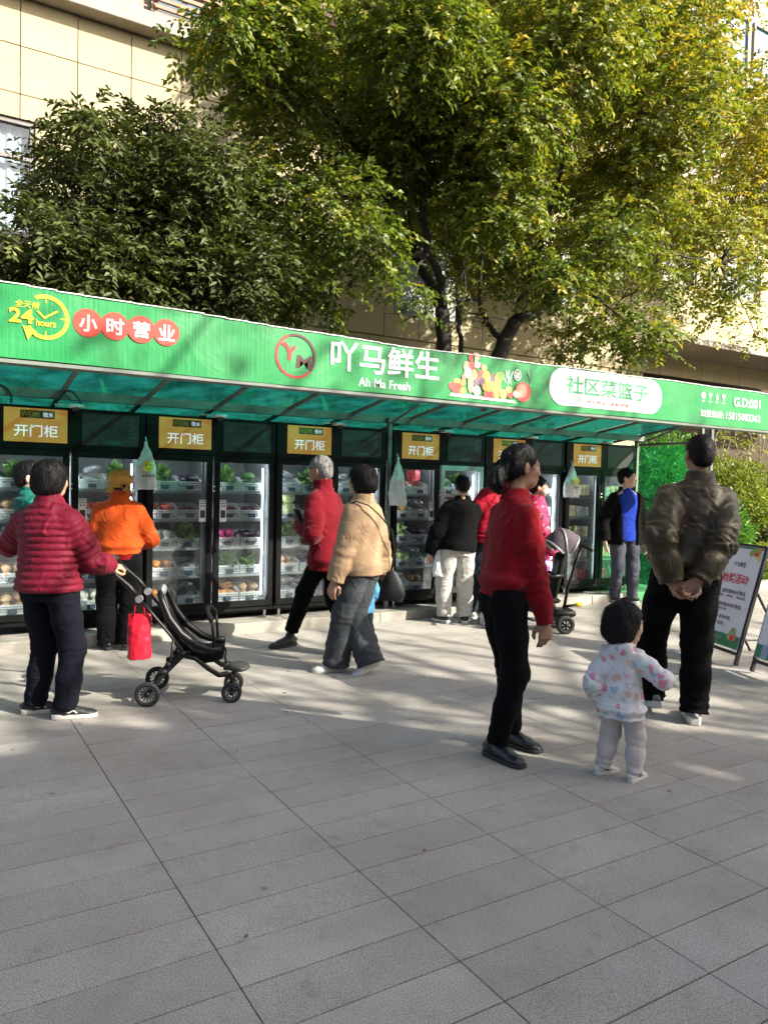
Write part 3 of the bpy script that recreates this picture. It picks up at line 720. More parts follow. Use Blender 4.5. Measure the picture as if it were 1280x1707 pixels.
def leafy(name, m, seed, n=42, L=.10, W=.05):
    g = np.random.default_rng(seed); P = g.normal(0, .018, (n, 3)); D = g.normal(0, 1, (n, 3)); D[:, 2] = np.abs(D[:, 2])*.7+.2; D[:, 1] -= .4
    return leaf_mesh(name, P, D, g.normal(0, 1, (n, 3)), g.uniform(.6, 1.1, n)*L, g.uniform(.7, 1.2, n)*W, g.uniform(0, 1, n), m)
M_LFV = leafmat('vegetable_leaf', [(0, (.04, .12, .02)), (.6, (.10, .22, .04)), (1, (.25, .38, .12))], .2)
M_LFP = leafmat('pale_vegetable_leaf', [(0, (.30, .38, .14)), (1, (.62, .64, .36))], .2)
plast = glassmat('clear_film', (.86, .87, .88), .12, 1.6, .18, (.7, .7, .72))
ITEMS = {
 'apple': (lump('apple', (.034, .034, .030), mat('apple_skin', (.62, .10, .06), .35, var=.45, scale=22), 1), .034), 'yellow_apple': (lump('yellow_apple', (.035, .035, .031), mat('yellow_apple_skin', (.66, .44, .10), .35, var=.35, scale=20), 2), .035),
 'turnip': (lump('turnip', (.040, .038, .034), mat('turnip_skin', (.66, .64, .52), .45, var=.1), 3), .040), 'mandarin': (lump('mandarin', (.036, .036, .031), mat('mandarin_skin', (.72, .26, .03), .45, bump=.2, bscale=200, var=.15), 4, .05), .036),
 'squash': (lump('squash', (.042, .060, .038), mat('squash_skin', (.52, .25, .08), .5, var=.2), 5), .045), 'potato': (lump('potato', (.040, .052, .033), mat('potato_skin', (.36, .22, .11), .7, var=.25, scale=25), 6, .2), .042),
 'onion': (lump('onion', (.038, .038, .034), mat('onion_skin', (.60, .34, .18), .4, var=.2), 7), .038), 'cabbage': (lump('cabbage', (.078, .090, .064), mat('cabbage_leaf', (.52, .58, .28), .55, var=.25, scale=30), 8, .10, 14, 9), .078),
 'dragon_fruit': (lump('dragon_fruit', (.036, .046, .036), mat('dragon_skin', (.50, .03, .16), .45, var=.3, scale=30), 9, .2), .04), 'grape': (lump('grape', (.026, .026, .024), mat('grape_skin', (.14, .02, .06), .3, var=.4, scale=40), 10, .15), .026),
 'leafy_green': (leafy('leafy_green', M_LFV, 11), .05), 'lettuce': (leafy('lettuce', M_LFP, 12, 50, .09, .06), .05), 'wrapped_tray': (lump('wrapped_tray', (.062, .085, .034), plast, 13, .16, 12, 7), .06), 'eggplant': (lump('eggplant', (.03, .075, .028), mat('eggplant_skin', (.035, .01, .035), .2, var=.2), 14, .05), .035),
 'broccoli': (lump('broccoli', (.05, .05, .042), mat('broccoli_head', (.06, .14, .04), .8, bump=.9, bscale=80, var=.4, scale=40), 15, .15), .05), 'tomato': (lump('tomato', (.036, .036, .030), mat('tomato_skin', (.60, .04, .02), .25, var=.1), 16), .036),
 'carton': (MB().box((0, 0, .05), (.062, .06, .13), bev=.003).mesh('carton', mat('carton_print', (.60, .46, .26), .5, var=.5, scale=22, rnd=.5)), .06), 'milk_box': (MB().box((0, 0, .04), (.058, .06, .12), bev=.003).mesh('milk_box', mat('milk_print', (.62, .60, .56), .5, var=.4, scale=30, rnd=.3)), .06),
 'red_pack': (MB().box((0, 0, .03), (.064, .06, .11), bev=.004).mesh('red_pack', mat('red_pack_print', (.52, .05, .06), .45, var=.4, scale=26, rnd=.3)), .06), 'green_bottle': (MB().tube([(0, 0, -.02), (0, 0, .07), (0, 0, .095), (0, 0, .125)], [.028, .028, .012, .012], 10).mesh('green_bottle', mat('bottle_green', (.06, .32, .16), .25, var=.2), True), .056)}
PLAN = {  # per door: five shelves, (left basket, right basket)
 0: [('leafy_green', 'wrapped_tray'), ('potato', 'broccoli'), ('wrapped_tray', 'lettuce'), ('onion', 'wrapped_tray'), ('potato', 'wrapped_tray')],
 1: [('wrapped_tray', 'leafy_green'), ('tomato', 'wrapped_tray'), ('eggplant', 'leafy_green'), ('potato', 'onion'), ('turnip', 'lettuce')],
 2: [('leafy_green', 'eggplant'), ('apple', 'grape'), ('turnip', 'leafy_green'), ('mandarin', 'wrapped_tray'), ('mandarin', 'wrapped_tray')],
 3: [('leafy_green', 'broccoli'), ('grape', 'grape'), ('dragon_fruit', 'eggplant'), ('leafy_green', 'leafy_green'), ('squash', 'potato')],
 4: [('wrapped_tray', 'leafy_green'), ('cabbage', 'grape'), ('leafy_green', 'wrapped_tray'), ('onion', 'wrapped_tray'), ('wrapped_tray', 'wrapped_tray')],
 5: [('wrapped_tray', 'broccoli'), ('potato', 'wrapped_tray'), ('lettuce', 'leafy_green'), ('tomato', 'onion'), ('wrapped_tray', 'wrapped_tray')],
 6: [('tomato', 'red_pack'), ('yellow_apple', 'wrapped_tray'), ('lettuce', 'eggplant'), ('lettuce', 'wrapped_tray'), ('wrapped_tray', 'potato')],
 7: [('broccoli', 'leafy_green'), ('wrapped_tray', 'onion'), ('lettuce', 'wrapped_tray'), ('leafy_green', 'apple'), ('potato', 'onion')],
 8: [('wrapped_tray', 'leafy_green'), ('milk_box', 'carton'), ('milk_box', 'milk_box'), ('red_pack', 'carton'), ('milk_box', 'milk_box')],
 9: [('milk_box', 'wrapped_tray'), ('wrapped_tray', 'milk_box'), ('milk_box', 'wrapped_tray'), ('wrapped_tray', 'milk_box'), ('milk_box', 'carton')],
 10: [('carton', 'carton'), ('carton', 'milk_box'), ('lettuce', 'carton'), ('milk_box', 'carton'), ('green_bottle', 'red_pack')],
 11: [('milk_box', 'carton'), ('carton', 'red_pack'), ('milk_box', 'carton'), ('carton', 'milk_box'), ('red_pack', 'green_bottle')]}
ordw = ['first', 'second', 'third', 'fourth', 'fifth', 'sixth', 'seventh', 'eighth', 'ninth', 'tenth', 'eleventh', 'twelfth']; shw = ['top', 'second', 'middle', 'fourth', 'bottom']
plur = lambda s_: s_.replace('_', ' ')
for i, ux in enumerate(UNITS):
    for s_, dx in ((0, .306), (1, .909)):
        dn = 2*i+s_
        for k, z in enumerate(SHZ):
            for h in (0, 1):
                item = PLAN[dn][k][h]; x = ux+dx+(-.112 if h == 0 else .108)+rng.uniform(-.005, .005); y = CY+.07+rng.uniform(0, .012)
                drinks = dn >= 8 and item in ('carton', 'milk_box', 'red_pack', 'green_bottle')
                where = f"{shw[k]} shelf {'left' if h == 0 else 'right'}, {ordw[dn]} cabinet door"
                zz = z+.010
                if not drinks:
                    b = link('produce_basket', bask_me, None, None, (x, y, zz)); tag(b, f'white lattice basket of {plur(item)}, {where}', 'basket', 'baskets in the cabinets')
                    t = link('price_tag', ptag_me, None, b, (rng.uniform(-.01, .01), -.012, .026)); link('tag_face', pface_me, None, t, (0, -.0078, 0))
                p = empty('produce_pile' if not drinks else 'drink_row', (x, y, zz)); tag(p, (f'pile of {plur(item)} in a basket, {where}' if not drinks else f'packs of {plur(item)} standing in rows, {where}'), 'produce' if not drinks else 'drinks', 'goods in the cabinets')
                me, r_ = ITEMS[item]
                if drinks:
                    for a in range(3):
                        for bb in range(3): link(item, me, None, p, (-.068+a*.068, .05+bb*.075, .024+rng.uniform(0, .004)), (0, 0, rng.uniform(-.08, .08)))
                else:
                    nx = max(1, int((bw-.02)/(2*r_))); ny = 3 if r_ < .05 else 2
                    for lay in range(2):
                        for a in range(nx):
                            for bb in range(ny):
                                if lay == 1 and rng.random() < .22: continue
                                xx = (a-(nx-1)/2)*(bw-.02)/nx; link(item, me, None, p, (xx+rng.uniform(-.006, .006), .055+bb*r_*2.0+rng.uniform(-.008, .008)+lay*.02, r_*.95+.018+lay*r_*1.5), (rng.uniform(-.4, .4), rng.uniform(-.4, .4), rng.uniform(0, 6.2)))
# ================================================================== trees and shrubs
def at(px, py, Y):
    d = fw + rt*((px-640)/1280) - up*((py-853.5)/1280)
    return Vector((0, 0, CAMH)) + d*(Y/d.y)
M_BARK = mat('bark', (0.022, 0.018, 0.014), 0.9, var=0.45, scale=18, bump=0.8, bscale=35)
M_BARK2 = mat('pale_bark', (0.20, 0.17, 0.13), 0.85, var=0.3, scale=18, bump=0.5, bscale=35)
M_LEAFA = leafmat('elm_leaf', [(0.0, (0.042, 0.080, 0.017)), (0.35, (0.095, 0.14, 0.026)), (0.6, (0.20, 0.22, 0.034)), (0.8, (0.40, 0.33, 0.04)), (1.0, (0.52, 0.31, 0.025))], 0.36, 0.5, 0.4)
M_LEAFC = leafmat('laurel_leaf', [(0.0, (0.030, 0.042, 0.014)), (0.5, (0.062, 0.080, 0.023)), (0.85, (0.12, 0.135, 0.036)), (1.0, (0.26, 0.27, 0.08))], 0.25, 0.5, 0.3)
M_LEAFB = leafmat('hedge_leaf', [(0.0, (0.08, 0.13, 0.02)), (0.6, (0.19, 0.24, 0.04)), (1.0, (0.36, 0.36, 0.08))], 0.3)
M_LEAFP = leafmat('bamboo_leaf', [(0.0, (0.04, 0.12, 0.02)), (0.6, (0.09, 0.22, 0.04)), (1.0, (0.20, 0.34, 0.08))], 0.3)

def twig_leaves(nr, blobs, per, nl, L, W, droop, tone0, tone_fn=None, twl=(.25, .6), shell=.5):
    """blobs: (centre, radii, density). Returns leaf arrays: twigs start in the blob, run outwards, droop, and carry leaves on both sides."""
    Ps, Ds, Ns, Ls, Ws, Ts = [], [], [], [], [], []
    for (c, rad, dens) in blobs:
        n = max(1, int(per*dens)); c = np.array(c); rad = np.array(rad)
        d = nr.normal(0, 1, (n, 3)); d /= np.linalg.norm(d, axis=1, keepdims=True)
        rr = nr.uniform(0, 1, n)**(shell)
        st = c + d*rad*rr[:, None]
        out = d*np.array([1, 1, .5]) + nr.normal(0, .45, (n, 3)); out /= np.linalg.norm(out, axis=1, keepdims=True)
        ln = nr.uniform(twl[0], twl[1], n); tb = tone0 + nr.normal(0, .10, n)
        for k in range(nl):
            s = (k+0.6)/nl
            P = st + out*(ln*s)[:, None]; P[:, 2] -= droop*(s**2)*ln*1.1
            T = out.copy(); T[:, 2] -= droop*2*s
            T /= np.linalg.norm(T, axis=1, keepdims=True)
            side = np.cross(T, np.array([0, 0, 1.0])); side /= np.maximum(np.linalg.norm(side, axis=1, keepdims=True), 1e-5)
            sg = 1 if k % 2 else -1
            D = T*.55 + side*sg*.8 + nr.normal(0, .28, (n, 3)); D[:, 2] -= .25*droop
            up_ = np.cross(side, T); Nn = up_ + nr.normal(0, .5, (n, 3))
            Ps.append(P); Ds.append(D); Ns.append(Nn)
            Ls.append(nr.uniform(.7, 1.2, n)*L); Ws.append(nr.uniform(.75, 1.15, n)*W); Ts.append(tb + nr.normal(0, .10, n))
    P = np.concatenate(Ps); T = np.concatenate(Ts)
    if tone_fn is not None: T = T + tone_fn(P)
    return P, np.concatenate(Ds), np.concatenate(Ns), np.concatenate(Ls), np.concatenate(Ws), np.clip(T, 0, 1)
def limb(mb, pts, r0_, r1_, nr, wob=.04, seg=8, sub=4):
    P = []
    pts = [Vector(p) for p in pts]
    for i in range(len(pts)-1):
        for k in range(sub): 
            t = k/sub; q = pts[i].lerp(pts[i+1], t); 
            if i+k > 0: q += Vector(nr.normal(0, wob, 3))
            P.append(q)
    P.append(pts[-1]); n = len(P)
    mb.tube(P, [r0_+(r1_-r0_)*(i/(n-1))**.8 for i in range(n)], seg)
SUN_STREAKS = [((1.15, 4.82), (2.66, 3.42), .075), ((2.15, 4.35), (2.95, 3.55), .10), ((3.15, 3.72), (4.35, 2.35), .085), ((2.45, 3.25), (3.35, 2.15), .055), ((3.7, 3.9), (5.6, 2.2), .10), ((-.6, 5.2), (.5, 4.15), .10), ((.3, 5.0), (1.2, 4.25), .07), ((3.0, 2.75), (3.5, 2.2), .03), ((4.6, 4.2), (6.5, 2.6), .16)]
def sun_streak_cut(P):
    """True for plaza tree leaves cut away to lay sun streaks on the paving"""
    t = P[:, 2]/math.tan(SUN_EL); G = P[:, :2]-np.array([SUN_H.x, SUN_H.y])*t[:, None]; out = np.zeros(len(P), bool)
    for a, b, w in SUN_STREAKS:
        a = np.array(a); b = np.array(b); ba = b-a; u = np.clip(((G-a)@ba)/(ba@ba), 0, 1); d = np.linalg.norm(G-a-u[:, None]*ba, axis=1)
        out |= d < w*(1-.5*np.abs(u-.5)*2)+.03*np.sin(u*25+a[0])+.05
    edge = 4.35+.28*np.sin(G[:, 0]*1.7)+.15*np.sin(G[:, 0]*4.3+1)+.12*np.sin(G[:, 0]*9.7+2)
    return out | ((G[:, 1] > edge) & (P[:, 2] < 6.75)) | ((G[:, 1] > edge) & (np.sin(P[:, 0]*37.1+P[:, 1]*71.7) > -.3))
def tree(name, label, group, base, limbs, blobs, leafm, bark, seed, per, nl, L, W, droop, tone0, tone_fn=None, twl=(.25, .6), r0_=.1, twigs=True, shell=.5):
    nr = np.random.default_rng(seed)
    t = empty(name, base); tag(t, label, 'tree', group)
    inv = Matrix.Translation(-Vector(base))
    tk = MB()
    for (pts, ra, rb) in limbs: limb(tk, pts, ra, rb, nr, wob=.02)
    if twigs:
        ends = [Vector(l[0][-1]) for l in limbs] + [Vector(l[0][len(l[0])//2]) for l in limbs]
        for (c, rad, dens) in blobs:
            c = Vector(c); e = min(ends, key=lambda q: (q-c).length)
            m_ = e.lerp(c, .55) + Vector((0, 0, .12))
            limb(tk, [e, m_, c], .022, .008, nr, wob=.05, seg=5, sub=3)
            for k in range(5):
                d = Vector(nr.normal(0, 1, 3)); d.normalize(); d.z *= .4
                limb(tk, [c, c+Vector((d.x*rad[0]*.5, d.y*rad[1]*.5, d.z*rad[2]*.4+.04)), c+Vector((d.x*rad[0]*.95, d.y*rad[1]*.95, d.z*rad[2]*.7-.05))], .008, .003, nr, wob=.03, seg=4, sub=2)
    o = tk.build('trunk', bark, t, True); o.matrix_parent_inverse = inv
    P, D, Nn, Ls, Ws, T = twig_leaves(nr, blobs, per, nl, L, W, droop, tone0, tone_fn, twl, shell)
    if name == 'plaza_tree':
        kp = ~sun_streak_cut(P); P, D, Nn, Ls, Ws, T = P[kp], D[kp], Nn[kp], Ls[kp], Ws[kp], T[kp]
    o = link('crown', leaf_mesh('crown', P, D, Nn, Ls, Ws, T, leafm), None, t); o.matrix_parent_inverse = inv
    return t
def pxblobs(lst, seed, ylo, yhi, flat=1.0):
    rr = random.Random(seed); out = []
    for e in lst:
        px, py, rp = e[:3]; dens = e[3] if len(e) > 3 else 1.0
        Y = e[4] if len(e) > 4 else rr.uniform(ylo, yhi); c = at(px, py, Y); k = (c-Vector((0, 0, CAMH))).dot(fw)/1280
        r_ = rp*k; out.append((tuple(c), (r_, r_, r_*.85*flat), dens*(rp/100)**2))
    return out
# middle tree
bA = pxblobs([(385, 50, 55, .8), (335, 110, 40, .35), (300, 70, 28, .3), (450, 120, 90), (460, 10, 65), (560, 80, 105), (565, 210, 100), (455, 235, 75, .35), (455, 340, 80, .7), (560, 345, 80, .6), (690, 50, 110), (700, 190, 115), (670, 300, 80), (620, 400, 52, .6), (510, 430, 70, .7), (555, 490, 40, .6), (650, 465, 36, .3), (690, 500, 30, .4), (720, 380, 70),
              (700, -110, 110), (480, 495, 45, .7)], 21, 7.7, 10.4)
tA = at(740, 575, 9.2); sA = at(737, 515, 9.2)
limA = [([(tA.x+.04, 9.2, 0), (tA.x+.02, 9.2, 2.2), tuple(tA), tuple(sA)], .135, .105), ([tuple(sA), tuple(at(715, 470, 9.3)), tuple(at(690, 425, 9.4)), tuple(at(640, 330, 9.4)), tuple(at(560, 200, 9.3))], .085, .03),
        ([tuple(sA), tuple(at(735, 465, 9.0)), tuple(at(715, 420, 8.8)), tuple(at(700, 300, 8.8)), tuple(at(690, 120, 8.8))], .08, .03), ([tuple(at(640, 330, 9.4)), tuple(at(520, 330, 9.0)), tuple(at(440, 300, 8.8))], .04, .02), ([tuple(at(560, 200, 9.3)), tuple(at(450, 100, 9.0)), tuple(at(360, 70, 8.8))], .03, .012)]
yl = lambda P: np.clip((P[:, 2]-4.2)*.035, -.05, .2) + np.clip((P[:, 0]-8.5)*.022, 0, .13)
tree('elm_tree', 'tall leafy tree rising behind the middle of the green sign', 'trees behind the kiosk', (tA.x+.04, 9.2, 0), limA, bA, M_LEAFA, M_BARK, 31, 420, 11, .098, .056, .30, .38, yl, twl=(.16, .42))
# right hand tree, yellowing
bB = pxblobs([(820, 50, 120), (830, 190, 115), (950, 60, 125), (960, 200, 120), (1090, 50, 115), (1095, 180, 125), (1175, 60, 60, .7), (1240, 190, 95), (1245, 330, 100), (820, 330, 90), (940, 340, 100), (1060, 320, 100), (1165, 370, 95), (800, 450, 50, .8), (870, 440, 65, .9), (930, 470, 55, .8, 8.0), (1010, 400, 70, .8, 8.0), (1000, 450, 70, .8), (1000, 545, 52, .9), (1075, 560, 52, .9), (945, 560, 42, .8), (1140, 480, 60, .5), (1090, 440, 60, .5), (1225, 470, 55, .6), (1260, 560, 30, .4), (1195, 520, 45, .4),
              (840, -110, 130), (980, -120, 140), (1120, -100, 130), (1260, -40, 60, .5), (1300, 260, 110), (1340, 420, 90, .7)], 22, 7.6, 10.6)
tB = at(828, 592, 9.0); b1 = at(858, 535, 9.0)
limB = [([(tB.x-.35, 9.0, 0), (tB.x-.25, 9.0, 1.6), tuple(tB), tuple(b1)], .14, .11), ([tuple(b1), tuple(at(905, 515, 8.9)), tuple(at(950, 470, 8.8)), tuple(at(1010, 390, 8.8)), tuple(at(1090, 260, 8.8))], .095, .03),
        ([tuple(b1), tuple(at(875, 490, 9.2)), tuple(at(890, 440, 9.3)), tuple(at(930, 300, 9.3)), tuple(at(960, 120, 9.3))], .075, .03), ([tuple(at(832, 560, 9.0)), tuple(at(805, 530, 9.3)), tuple(at(800, 480, 9.4)), tuple(at(820, 300, 9.4))], .05, .02), ([tuple(at(1010, 390, 8.8)), tuple(at(1120, 420, 8.7)), tuple(at(1200, 440, 8.7))], .035, .012),
        ([tuple(at(890, 440, 9.3)), tuple(at(893, 470, 9.0)), tuple(at(885, 400, 9.0))], .03, .015)]
tree('elm_tree', 'spreading tree with yellowing leaves at the upper right', 'trees behind the kiosk', (tB.x-.35, 9.0, 0), limB, bB, M_LEAFA, M_BARK, 33, 470, 11, .098, .056, .32, .45, yl, twl=(.16, .42))
# slim young stem between the two
t3 = at(770, 575, 9.3)
b3 = pxblobs([(790, 500, 40, .7), (765, 470, 40, .7), (810, 540, 26, .5)], 27, 8.9, 9.4)
tree('young_tree', 'slim young stem between the two big tree trunks', 'trees behind the kiosk', (t3.x+.1, 9.3, 0), [([(t3.x+.1, 9.3, 0), tuple(t3), tuple(at(762, 520, 9.3)), tuple(at(775, 480, 9.3)), tuple(at(780, 440, 9.3))], .05, .015)], b3, M_LEAFA, M_BARK, 34, 90, 12, .085, .04, .6, .5)
# broad leaved evergreen on the left, several stems
bC = pxblobs([(135, 255, 66), (60, 310, 45, .35), (235, 250, 72), (330, 270, 75), (150, 350, 100), (275, 370, 105), (390, 350, 95), (60, 405, 75, .7), (170, 450, 90), (300, 460, 90), (415, 450, 80), (30, 480, 60), (160, 205, 42, .8), (265, 205, 30, .5), (455, 500, 45), (240, 520, 60), (380, 530, 60), (100, 500, 70)], 23, 7.95, 9.4)
stems = []
for k, px in enumerate((120, 178, 262, 283, 305, 345, 400)):
    p0 = at(px, 540, 8.9); stems.append(([(p0.x, 8.9, 0), tuple(p0), tuple(at(px+rng.uniform(-25, 25), 430, 8.8)), tuple(at(px+rng.uniform(-60, 60), 290, 8.7))], .035, .012))
tree('evergreen_tree', 'dark broad leaved evergreen above the clock end of the sign', 'trees behind the kiosk', (2.6, 8.9, 0), stems, bC, M_LEAFC, M_BARK, 35, 400, 10, .098, .038, .26, .48, lambda P: np.clip((P[:, 2]-3.6)*.05, -.1, .15), twl=(.12, .38))

def bush(name, label, cat, base, rad, n, L, W, leafm, seed, tone0=.5, group=None, stems_=5, shell=.25):
    nr = np.random.default_rng(seed); t = empty(name, base); tag(t, label, cat, group)
    d = nr.normal(0, 1, (n, 3)); d /= np.linalg.norm(d, axis=1, keepdims=True); rr = nr.uniform(0, 1, n)**shell
    lump = 1 + .07*np.sin(d[:, 0]*7+1)+.06*np.sin(d[:, 1]*8)+.05*np.sin(d[:, 2]*9)
    P = d*np.array(rad)*(rr*lump)[:, None]+np.array([0, 0, rad[2]*1.05]); D = d+nr.normal(0, .6, (n, 3)); Nn = d*.6+nr.normal(0, .5, (n, 3))+np.array([0, 0, .5])
    link('foliage', leaf_mesh('foliage', P, D, Nn, nr.uniform(.7, 1.3, n)*L, nr.uniform(.7, 1.2, n)*W, np.clip(tone0+nr.normal(0, .18, n), 0, 1), leafm), None, t)
    mb = MB()
    for k in range(stems_):
        a = nr.uniform(0, 6.28); limb(mb, [(.05*math.cos(a), .05*math.sin(a), 0), (.25*rad[0]*math.cos(a), .25*rad[1]*math.sin(a), rad[2]*.7), (.7*rad[0]*math.cos(a), .7*rad[1]*math.sin(a), rad[2]*1.5)], .018, .006, nr, .02, 5, 3)
    mb.build('stem', M_BARK, t, True)
    return t
bush('clipped_bush', 'round clipped yellow green bush right of the kiosk', 'bush', (12.55, 8.6, .04), (.82, .8, .93), 15000, .075, .036, M_LEAFB, 41, .6)
bush('low_hedge', 'low sunlit hedge behind the upright advert board', 'hedge', (12.9, 7.6, .04), (1.3, .4, .26), 7000, .06, .03, M_LEAFB, 42, .75)
bush('dark_bush', 'dark bush at the right edge beside the clipped bush', 'bush', (14.6, 9.0, .04), (.8, .8, .80), 8000, .08, .04, M_LEAFC, 43, .4)
bush('dark_bush', 'dark low bush under the round clipped bush', 'bush', (13.2, 7.95, .04), (.9, .35, .42), 6000, .08, .04, M_LEAFC, 44, .25)
# open stemmed shrub against the brown recess
nrS = np.random.default_rng(50); stS = []
for k in range(8):
    px = 1188+k*14; p0 = at(px, 880, 9.9); stS.append(([(p0.x, 9.9, 0), (p0.x, 9.9, .9), tuple(at(px+nrS.uniform(-12, 12), 800, 9.9)), tuple(at(px+nrS.uniform(-25, 25), 735, 9.9)), tuple(at(px+nrS.uniform(-30, 40), 690, 9.9))], .022, .008))
bS = pxblobs([(1200, 745, 26, 1.2), (1235, 735, 30, 1.2), (1268, 745, 28, 1.2), (1250, 775, 22, 1), (1215, 765, 20, .8), (1280, 700, 30, 1.2)], 51, 9.7, 10.2)
tree('open_shrub', 'thin stemmed shrub with sparse yellow leaves before the brown wall', None, (at(1230, 880, 9.9).x, 9.9, 0), stS, bS, M_LEAFB, M_BARK2, 52, 150, 8, .09, .05, .3, .8, twigs=False)
# planting seen through the green sheets: broad leaves behind, feathery ones at the end
for k in range(7):
    bush('broadleaf_plant', ['big leaved plant behind the first cabinet, seen through green sheet', 'big leaved plant behind the second cabinet, seen through green sheet', 'big leaved plant left of the middle post, seen through green sheet', 'big leaved plant right of the middle post, seen through green sheet', 'big leaved plant behind the fourth cabinet, seen through green sheet', 'big leaved plant behind the fifth cabinet, seen through green sheet', 'big leaved plant behind the last cabinet, seen through green sheet'][k],
         'plant', (.9+k*1.12, 8.2+.12*(k % 2), .04), (.55, .3, 1.08), 420, .30, .13, M_LEAFP, 60+k, .5, 'plants behind the kiosk', 6, .3)
for k, (x, y) in enumerate(((9.0, 7.3), (9.75, 7.55), (10.4, 7.3))):
    bush('feathery_shrub', ['feathery green shrub seen through the side sheet', 'feathery green shrub right behind the two thin posts', 'feathery green shrub between the posts and the clipped bush'][k], 'shrub', (x, y, .04), (.52, .5, 1.05 if k < 2 else .6), 5200, .12, .032, M_LEAFP, 70+k, .6, 'shrubs at the end of the kiosk', 6, .35)

# unseen trees behind the photographer, crowns placed and cut to shade the plaza
def shade_pt(gx, gy, z): t = z/math.tan(SUN_EL); return (gx+SUN_H.x*t, gy+SUN_H.y*t, z)
M_LEAFS = leafmat('plaza_tree_leaf', [(0.0, (0.03, 0.07, 0.014)), (1.0, (0.10, 0.15, 0.03))], 0.25)
SHADE = {
 0: [(-1.6, 2.4, 5.2, 1.3, 2.2), (-.6, 1.2, 5.6, 1.2, 2.2), (.3, 2.6, 5.6, 1.1, 2.4), (-2.2, 4.3, 5.8, .9, 1.6), (-.9, 3.5, 6.4, .8, 1.6), (.5, 3.7, 6.8, .6, 1.3)],
 1: [(1.3, 1.3, 5.4, 1.3, 2.2), (1.5, 2.5, 5.8, 1.1, 2.2), (2.5, .9, 5.2, 1.2, 2.2), (2.35, 2.15, 6.1, .85, 2.0), (1.4, 3.5, 6.8, .75, 1.7), (2.3, 3.1, 7.0, .5, 1.3), (.6, 4.5, 7.3, .45, .8), (1.9, 4.25, 7.4, .35, .7)],
 2: [(3.7, .6, 5.2, 1.1, 2.0), (3.3, 1.75, 5.8, .7, 1.7), (4.6, 1.3, 5.6, 1.0, 1.8), (4.3, 2.0, 6.2, .5, 1.2), (5.5, 2.0, 6.0, .8, 1.4), (3.0, 4.3, 7.6, .42, .8), (5.2, 3.2, 6.9, .4, .8), (6.4, 2.8, 6.4, .7, 1.0)],
}
slab = ['broad plaza tree behind the photographer, left', 'broad plaza tree behind the photographer, centre', 'broad plaza tree behind the photographer, right']
for k, lst in SHADE.items():
    bl = [(shade_pt(gx, gy, z), (r_, r_, r_*.8), dn*r_*r_) for (gx, gy, z, r_, dn) in lst]
    # sparse high sprays that dapple the sign, the people and the sunny strip
    rr = random.Random(80+k)
    for q in range(8):
        gx = rr.uniform(-3, 9); gy = rr.uniform(7.0, 9.6); bl.append((shade_pt(gx, gy, rr.uniform(7.2, 9.0)), (.5, .5, .35), .045))
    for q in range(7):
        gx = rr.uniform(-1.5, 8); gy = rr.uniform(4.6, 6.6); bl.append((shade_pt(gx, gy, rr.uniform(6.8, 8.5)), (.42, .42, .25), .035))
    cx = sum(b[0][0] for b in bl[:len(lst)])/len(lst); cy = sum(b[0][1] for b in bl[:len(lst)])/len(lst)
    base = (cx+.3, cy-.4, 0)
    lim = [([base, (base[0], base[1], 2.4), (base[0]-.1, base[1]+.1, 4.2)], .16, .10)] + [([(base[0]-.1, base[1]+.1, 4.2), tuple((Vector((base[0], base[1], 4.4)).lerp(Vector(b[0]), .5))), b[0]], .06, .015) for b in bl]
    tree('plaza_tree', slab[k], 'plaza trees behind the photographer', base, lim, bl, M_LEAFS, M_BARK, 90+k, 260, 8, .15, .075, .4, .5, twigs=False)

# low block added out of view behind the photographer to darken the reflections
ob = empty('added_block', (6, -30, 0)); tag(ob, 'unseen grey block added behind the photographer to darken reflections', 'building')
o = MB().box((0, 0, 5.5), (90, 6, 11)).build('wall', mat('added_block_wall', (.22, .20, .18), .8, var=.15), ob)
for k in range(22):
    for j in range(3): MB().box((-42+k*4, 3.02, 2.0+j*3.4), (2.6, .1, 1.8)).build('window', mat('added_block_glass', (.04, .05, .06), .1), ob)
# ================================================================== people: clothed figures from distance fields
_tab = np.random.default_rng(99).random((32, 32, 32)).astype(np.float32)
def vnoise(P, f, off=0.0):
    f = np.asarray(f, np.float32); Q = P*f + off; i = np.floor(Q).astype(np.int32); t = Q-i; t = t*t*(3-2*t)
    i0 = i & 31; i1 = (i+1) & 31
    x0, y0, z0 = i0.T; x1, y1, z1 = i1.T; tx, ty, tz = t.T
    a = _tab[x0, y0, z0]*(1-tx)+_tab[x1, y0, z0]*tx; b = _tab[x0, y1, z0]*(1-tx)+_tab[x1, y1, z0]*tx
    c = _tab[x0, y0, z1]*(1-tx)+_tab[x1, y0, z1]*tx; d = _tab[x0, y1, z1]*(1-tx)+_tab[x1, y1, z1]*tx
    return ((a*(1-ty)+b*ty)*(1-tz)+(c*(1-ty)+d*ty)*tz)*2-1
def creases(P, f, off):
    n1 = vnoise(P, f, off); n2 = vnoise(P+.03*n1[:, None], np.asarray(f)*1.7, off+5)
    return (1-np.abs(n1)*2.2).clip(-.6, 1)*.6+(1-np.abs(n2)*2.4).clip(-.6, 1)*.35-.15
def smin(a, b, k):
    h = np.clip(.5+.5*(b-a)/k, 0, 1); return b*(1-h)+a*h-k*h*(1-h)
def sd_rc(P, a, b, ra, rb):
    a = np.asarray(a, np.float32); b = np.asarray(b, np.float32); ba = b-a; t = np.clip(((P-a)@ba)/max(ba@ba, 1e-9), 0, 1)
    return np.linalg.norm(P-a-t[:, None]*ba, axis=1)-(ra+(rb-ra)*t)
